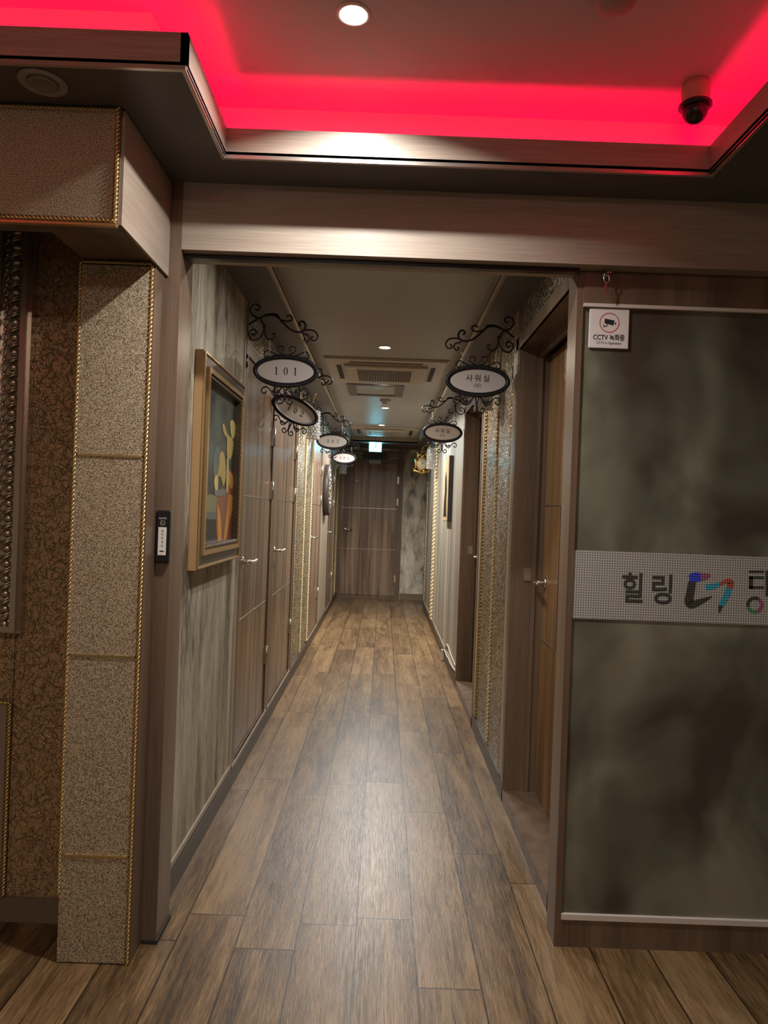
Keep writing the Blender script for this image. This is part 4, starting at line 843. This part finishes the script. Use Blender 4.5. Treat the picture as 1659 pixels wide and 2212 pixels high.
MB().tube(spline([(x-0.01, y, z+0.185), (x+0.01, y, z+0.23), (x+0.06, y, z+0.245), (XR, y, z+0.24)], 5), 0.0045, 6).tube(spline([(x+0.03, y, z+0.242), (x+0.08, y, z+0.21), (XR, y, z+0.15)], 5), 0.004, 6).tube([(x+0.012+0.014*cos(2*pi*k/16), y, z+0.198+0.014*sin(2*pi*k/16)) for k in range(16)], 0.0035, 6, closed=True).tube([(x, y, z+0.12), (x, y, z+0.19)], 0.005, 6).build('hanger', OWLG, r0, o)

# exit sign, green plate and 105 plaque on the end wall
x0, zc = -0.152, 2.325; yb_ = YE-0.75
r0 = root('exit_sign', (x0, yb_, zc), 'glowing cyan emergency exit sign above door 105', 'exit sign'); o = Vector((x0, yb_, zc))
MB().box(x0-0.100, x0+0.100, yb_-0.028, yb_+0.028, zc-0.088, zc+0.060, 0, 0.004).build('casing', simple('pale sign casing', (0.5, 0.62, 0.65), 0.4), r0, o)
fc = MB().box(x0-0.082, x0+0.082, yb_-0.031, yb_-0.028, zc-0.078, zc+0.050).build('lit_face', EXITM, r0, o)
pg = MB(); yf = yb_-0.0318; zc -= 0.014
disc(pg, x0+0.012, zc+0.040, 0.011, 0.011, yf, n=14)
ribbon(pg, [(x0+0.008, zc+0.028), (x0-0.002, zc-0.004)], [0.020, 0.016], yf); ribbon(pg, [(x0-0.002, zc-0.002), (x0+0.018, zc-0.018), (x0+0.012, zc-0.044)], [0.013, 0.012, 0.009], yf)
ribbon(pg, [(x0-0.002, zc-0.004), (x0-0.018, zc-0.026), (x0-0.038, zc-0.030)], [0.013, 0.011, 0.009], yf); ribbon(pg, [(x0+0.010, zc+0.022), (x0+0.030, zc+0.008), (x0+0.040, zc+0.014)], [0.010, 0.008, 0.007], yf); ribbon(pg, [(x0+0.004, zc+0.022), (x0-0.018, zc+0.016), (x0-0.024, zc+0.002)], [0.010, 0.008, 0.007], yf)
pg.build('running_figure', EXITI, fc, o)
MB().box(x0-0.01, x0+0.01, yb_-0.006, yb_+0.006, zc+0.070, SO).build('mounting_stem', STEEL, r0, o)
x0 = -0.165
r0 = root('backing_plate', (x0, YE-0.02, 2.235), 'dark green edged plate behind the glowing exit sign', 'plate'); o = Vector((x0, YE-0.02, 2.235))
MB().box(x0-0.195, x0+0.195, YE-0.036, YE-0.02, 2.185, 2.292, 0, 0.003).build('plate', simple('dark green plate', (0.015, 0.03, 0.028), 0.3), r0, o)
ed_ = MB()
for a0, a1, b0, b1 in [(-.19, .19, 2.284, 2.288), (-.19, .19, 2.190, 2.194), (-.19, -.186, 2.190, 2.288), (.186, .19, 2.190, 2.288)]: ed_.box(x0+a0, x0+a1, YE-0.0372, YE-0.036, b0, b1)
ed_.build('edge_line', simple('teal edge', (0.05, 0.16, 0.16), 0.4), r0, o)
x0 = -0.160
r0 = root('room_plaque', (x0, YE-0.02, 2.14), 'small pale 105 plaque on the casing over the end door', 'sign'); o = Vector((x0, YE-0.02, 2.14))
MB().box(x0-0.092, x0+0.092, YE-0.026, YE-0.02, 2.118, 2.178, 0, 0.0025).build('plate', simple('cyan lit white plate', (0.42, 0.50, 0.52), 0.35), r0, o)  # white plaque with the exit sign's cyan light tinted into it
text_mb('105', 0.05, (x0, YE-0.0266, 2.148), spacing=1.5).build('lettering', simple('grey lettering', (0.14, 0.17, 0.18), 0.5), r0, o)

# cable box on the right baseboard
y, x = 6.62, XR-0.013
r0 = root('cable_box', (x, y, 0.05), 'small ivory junction box on the right baseboard with a cable behind it', 'junction box'); o = Vector((x, y, 0.05))
MB().box(x-0.028, x, y-0.016, y+0.016, 0.002, 0.105, 0, 0.004).build('housing', WARMW, r0, o)
MB().tube(spline([(x-0.01, y-0.016, 0.095), (x-0.008, y-0.12, 0.125), (x-0.006, y-0.3, 0.11), (x-0.006, y-0.5, 0.12), (x-0.006, y-0.72, 0.118), (XR-0.006, y-0.96, 0.115)], 5), 0.006, 6).tube(spline([(x+0.004, y, 0.10), (XR-0.008, y-0.2, 0.19), (XR-0.008, y-0.6, 0.17), (XR-0.008, y-0.96, 0.16)], 5), 0.006, 6).build('cable', WARMW, r0, o)
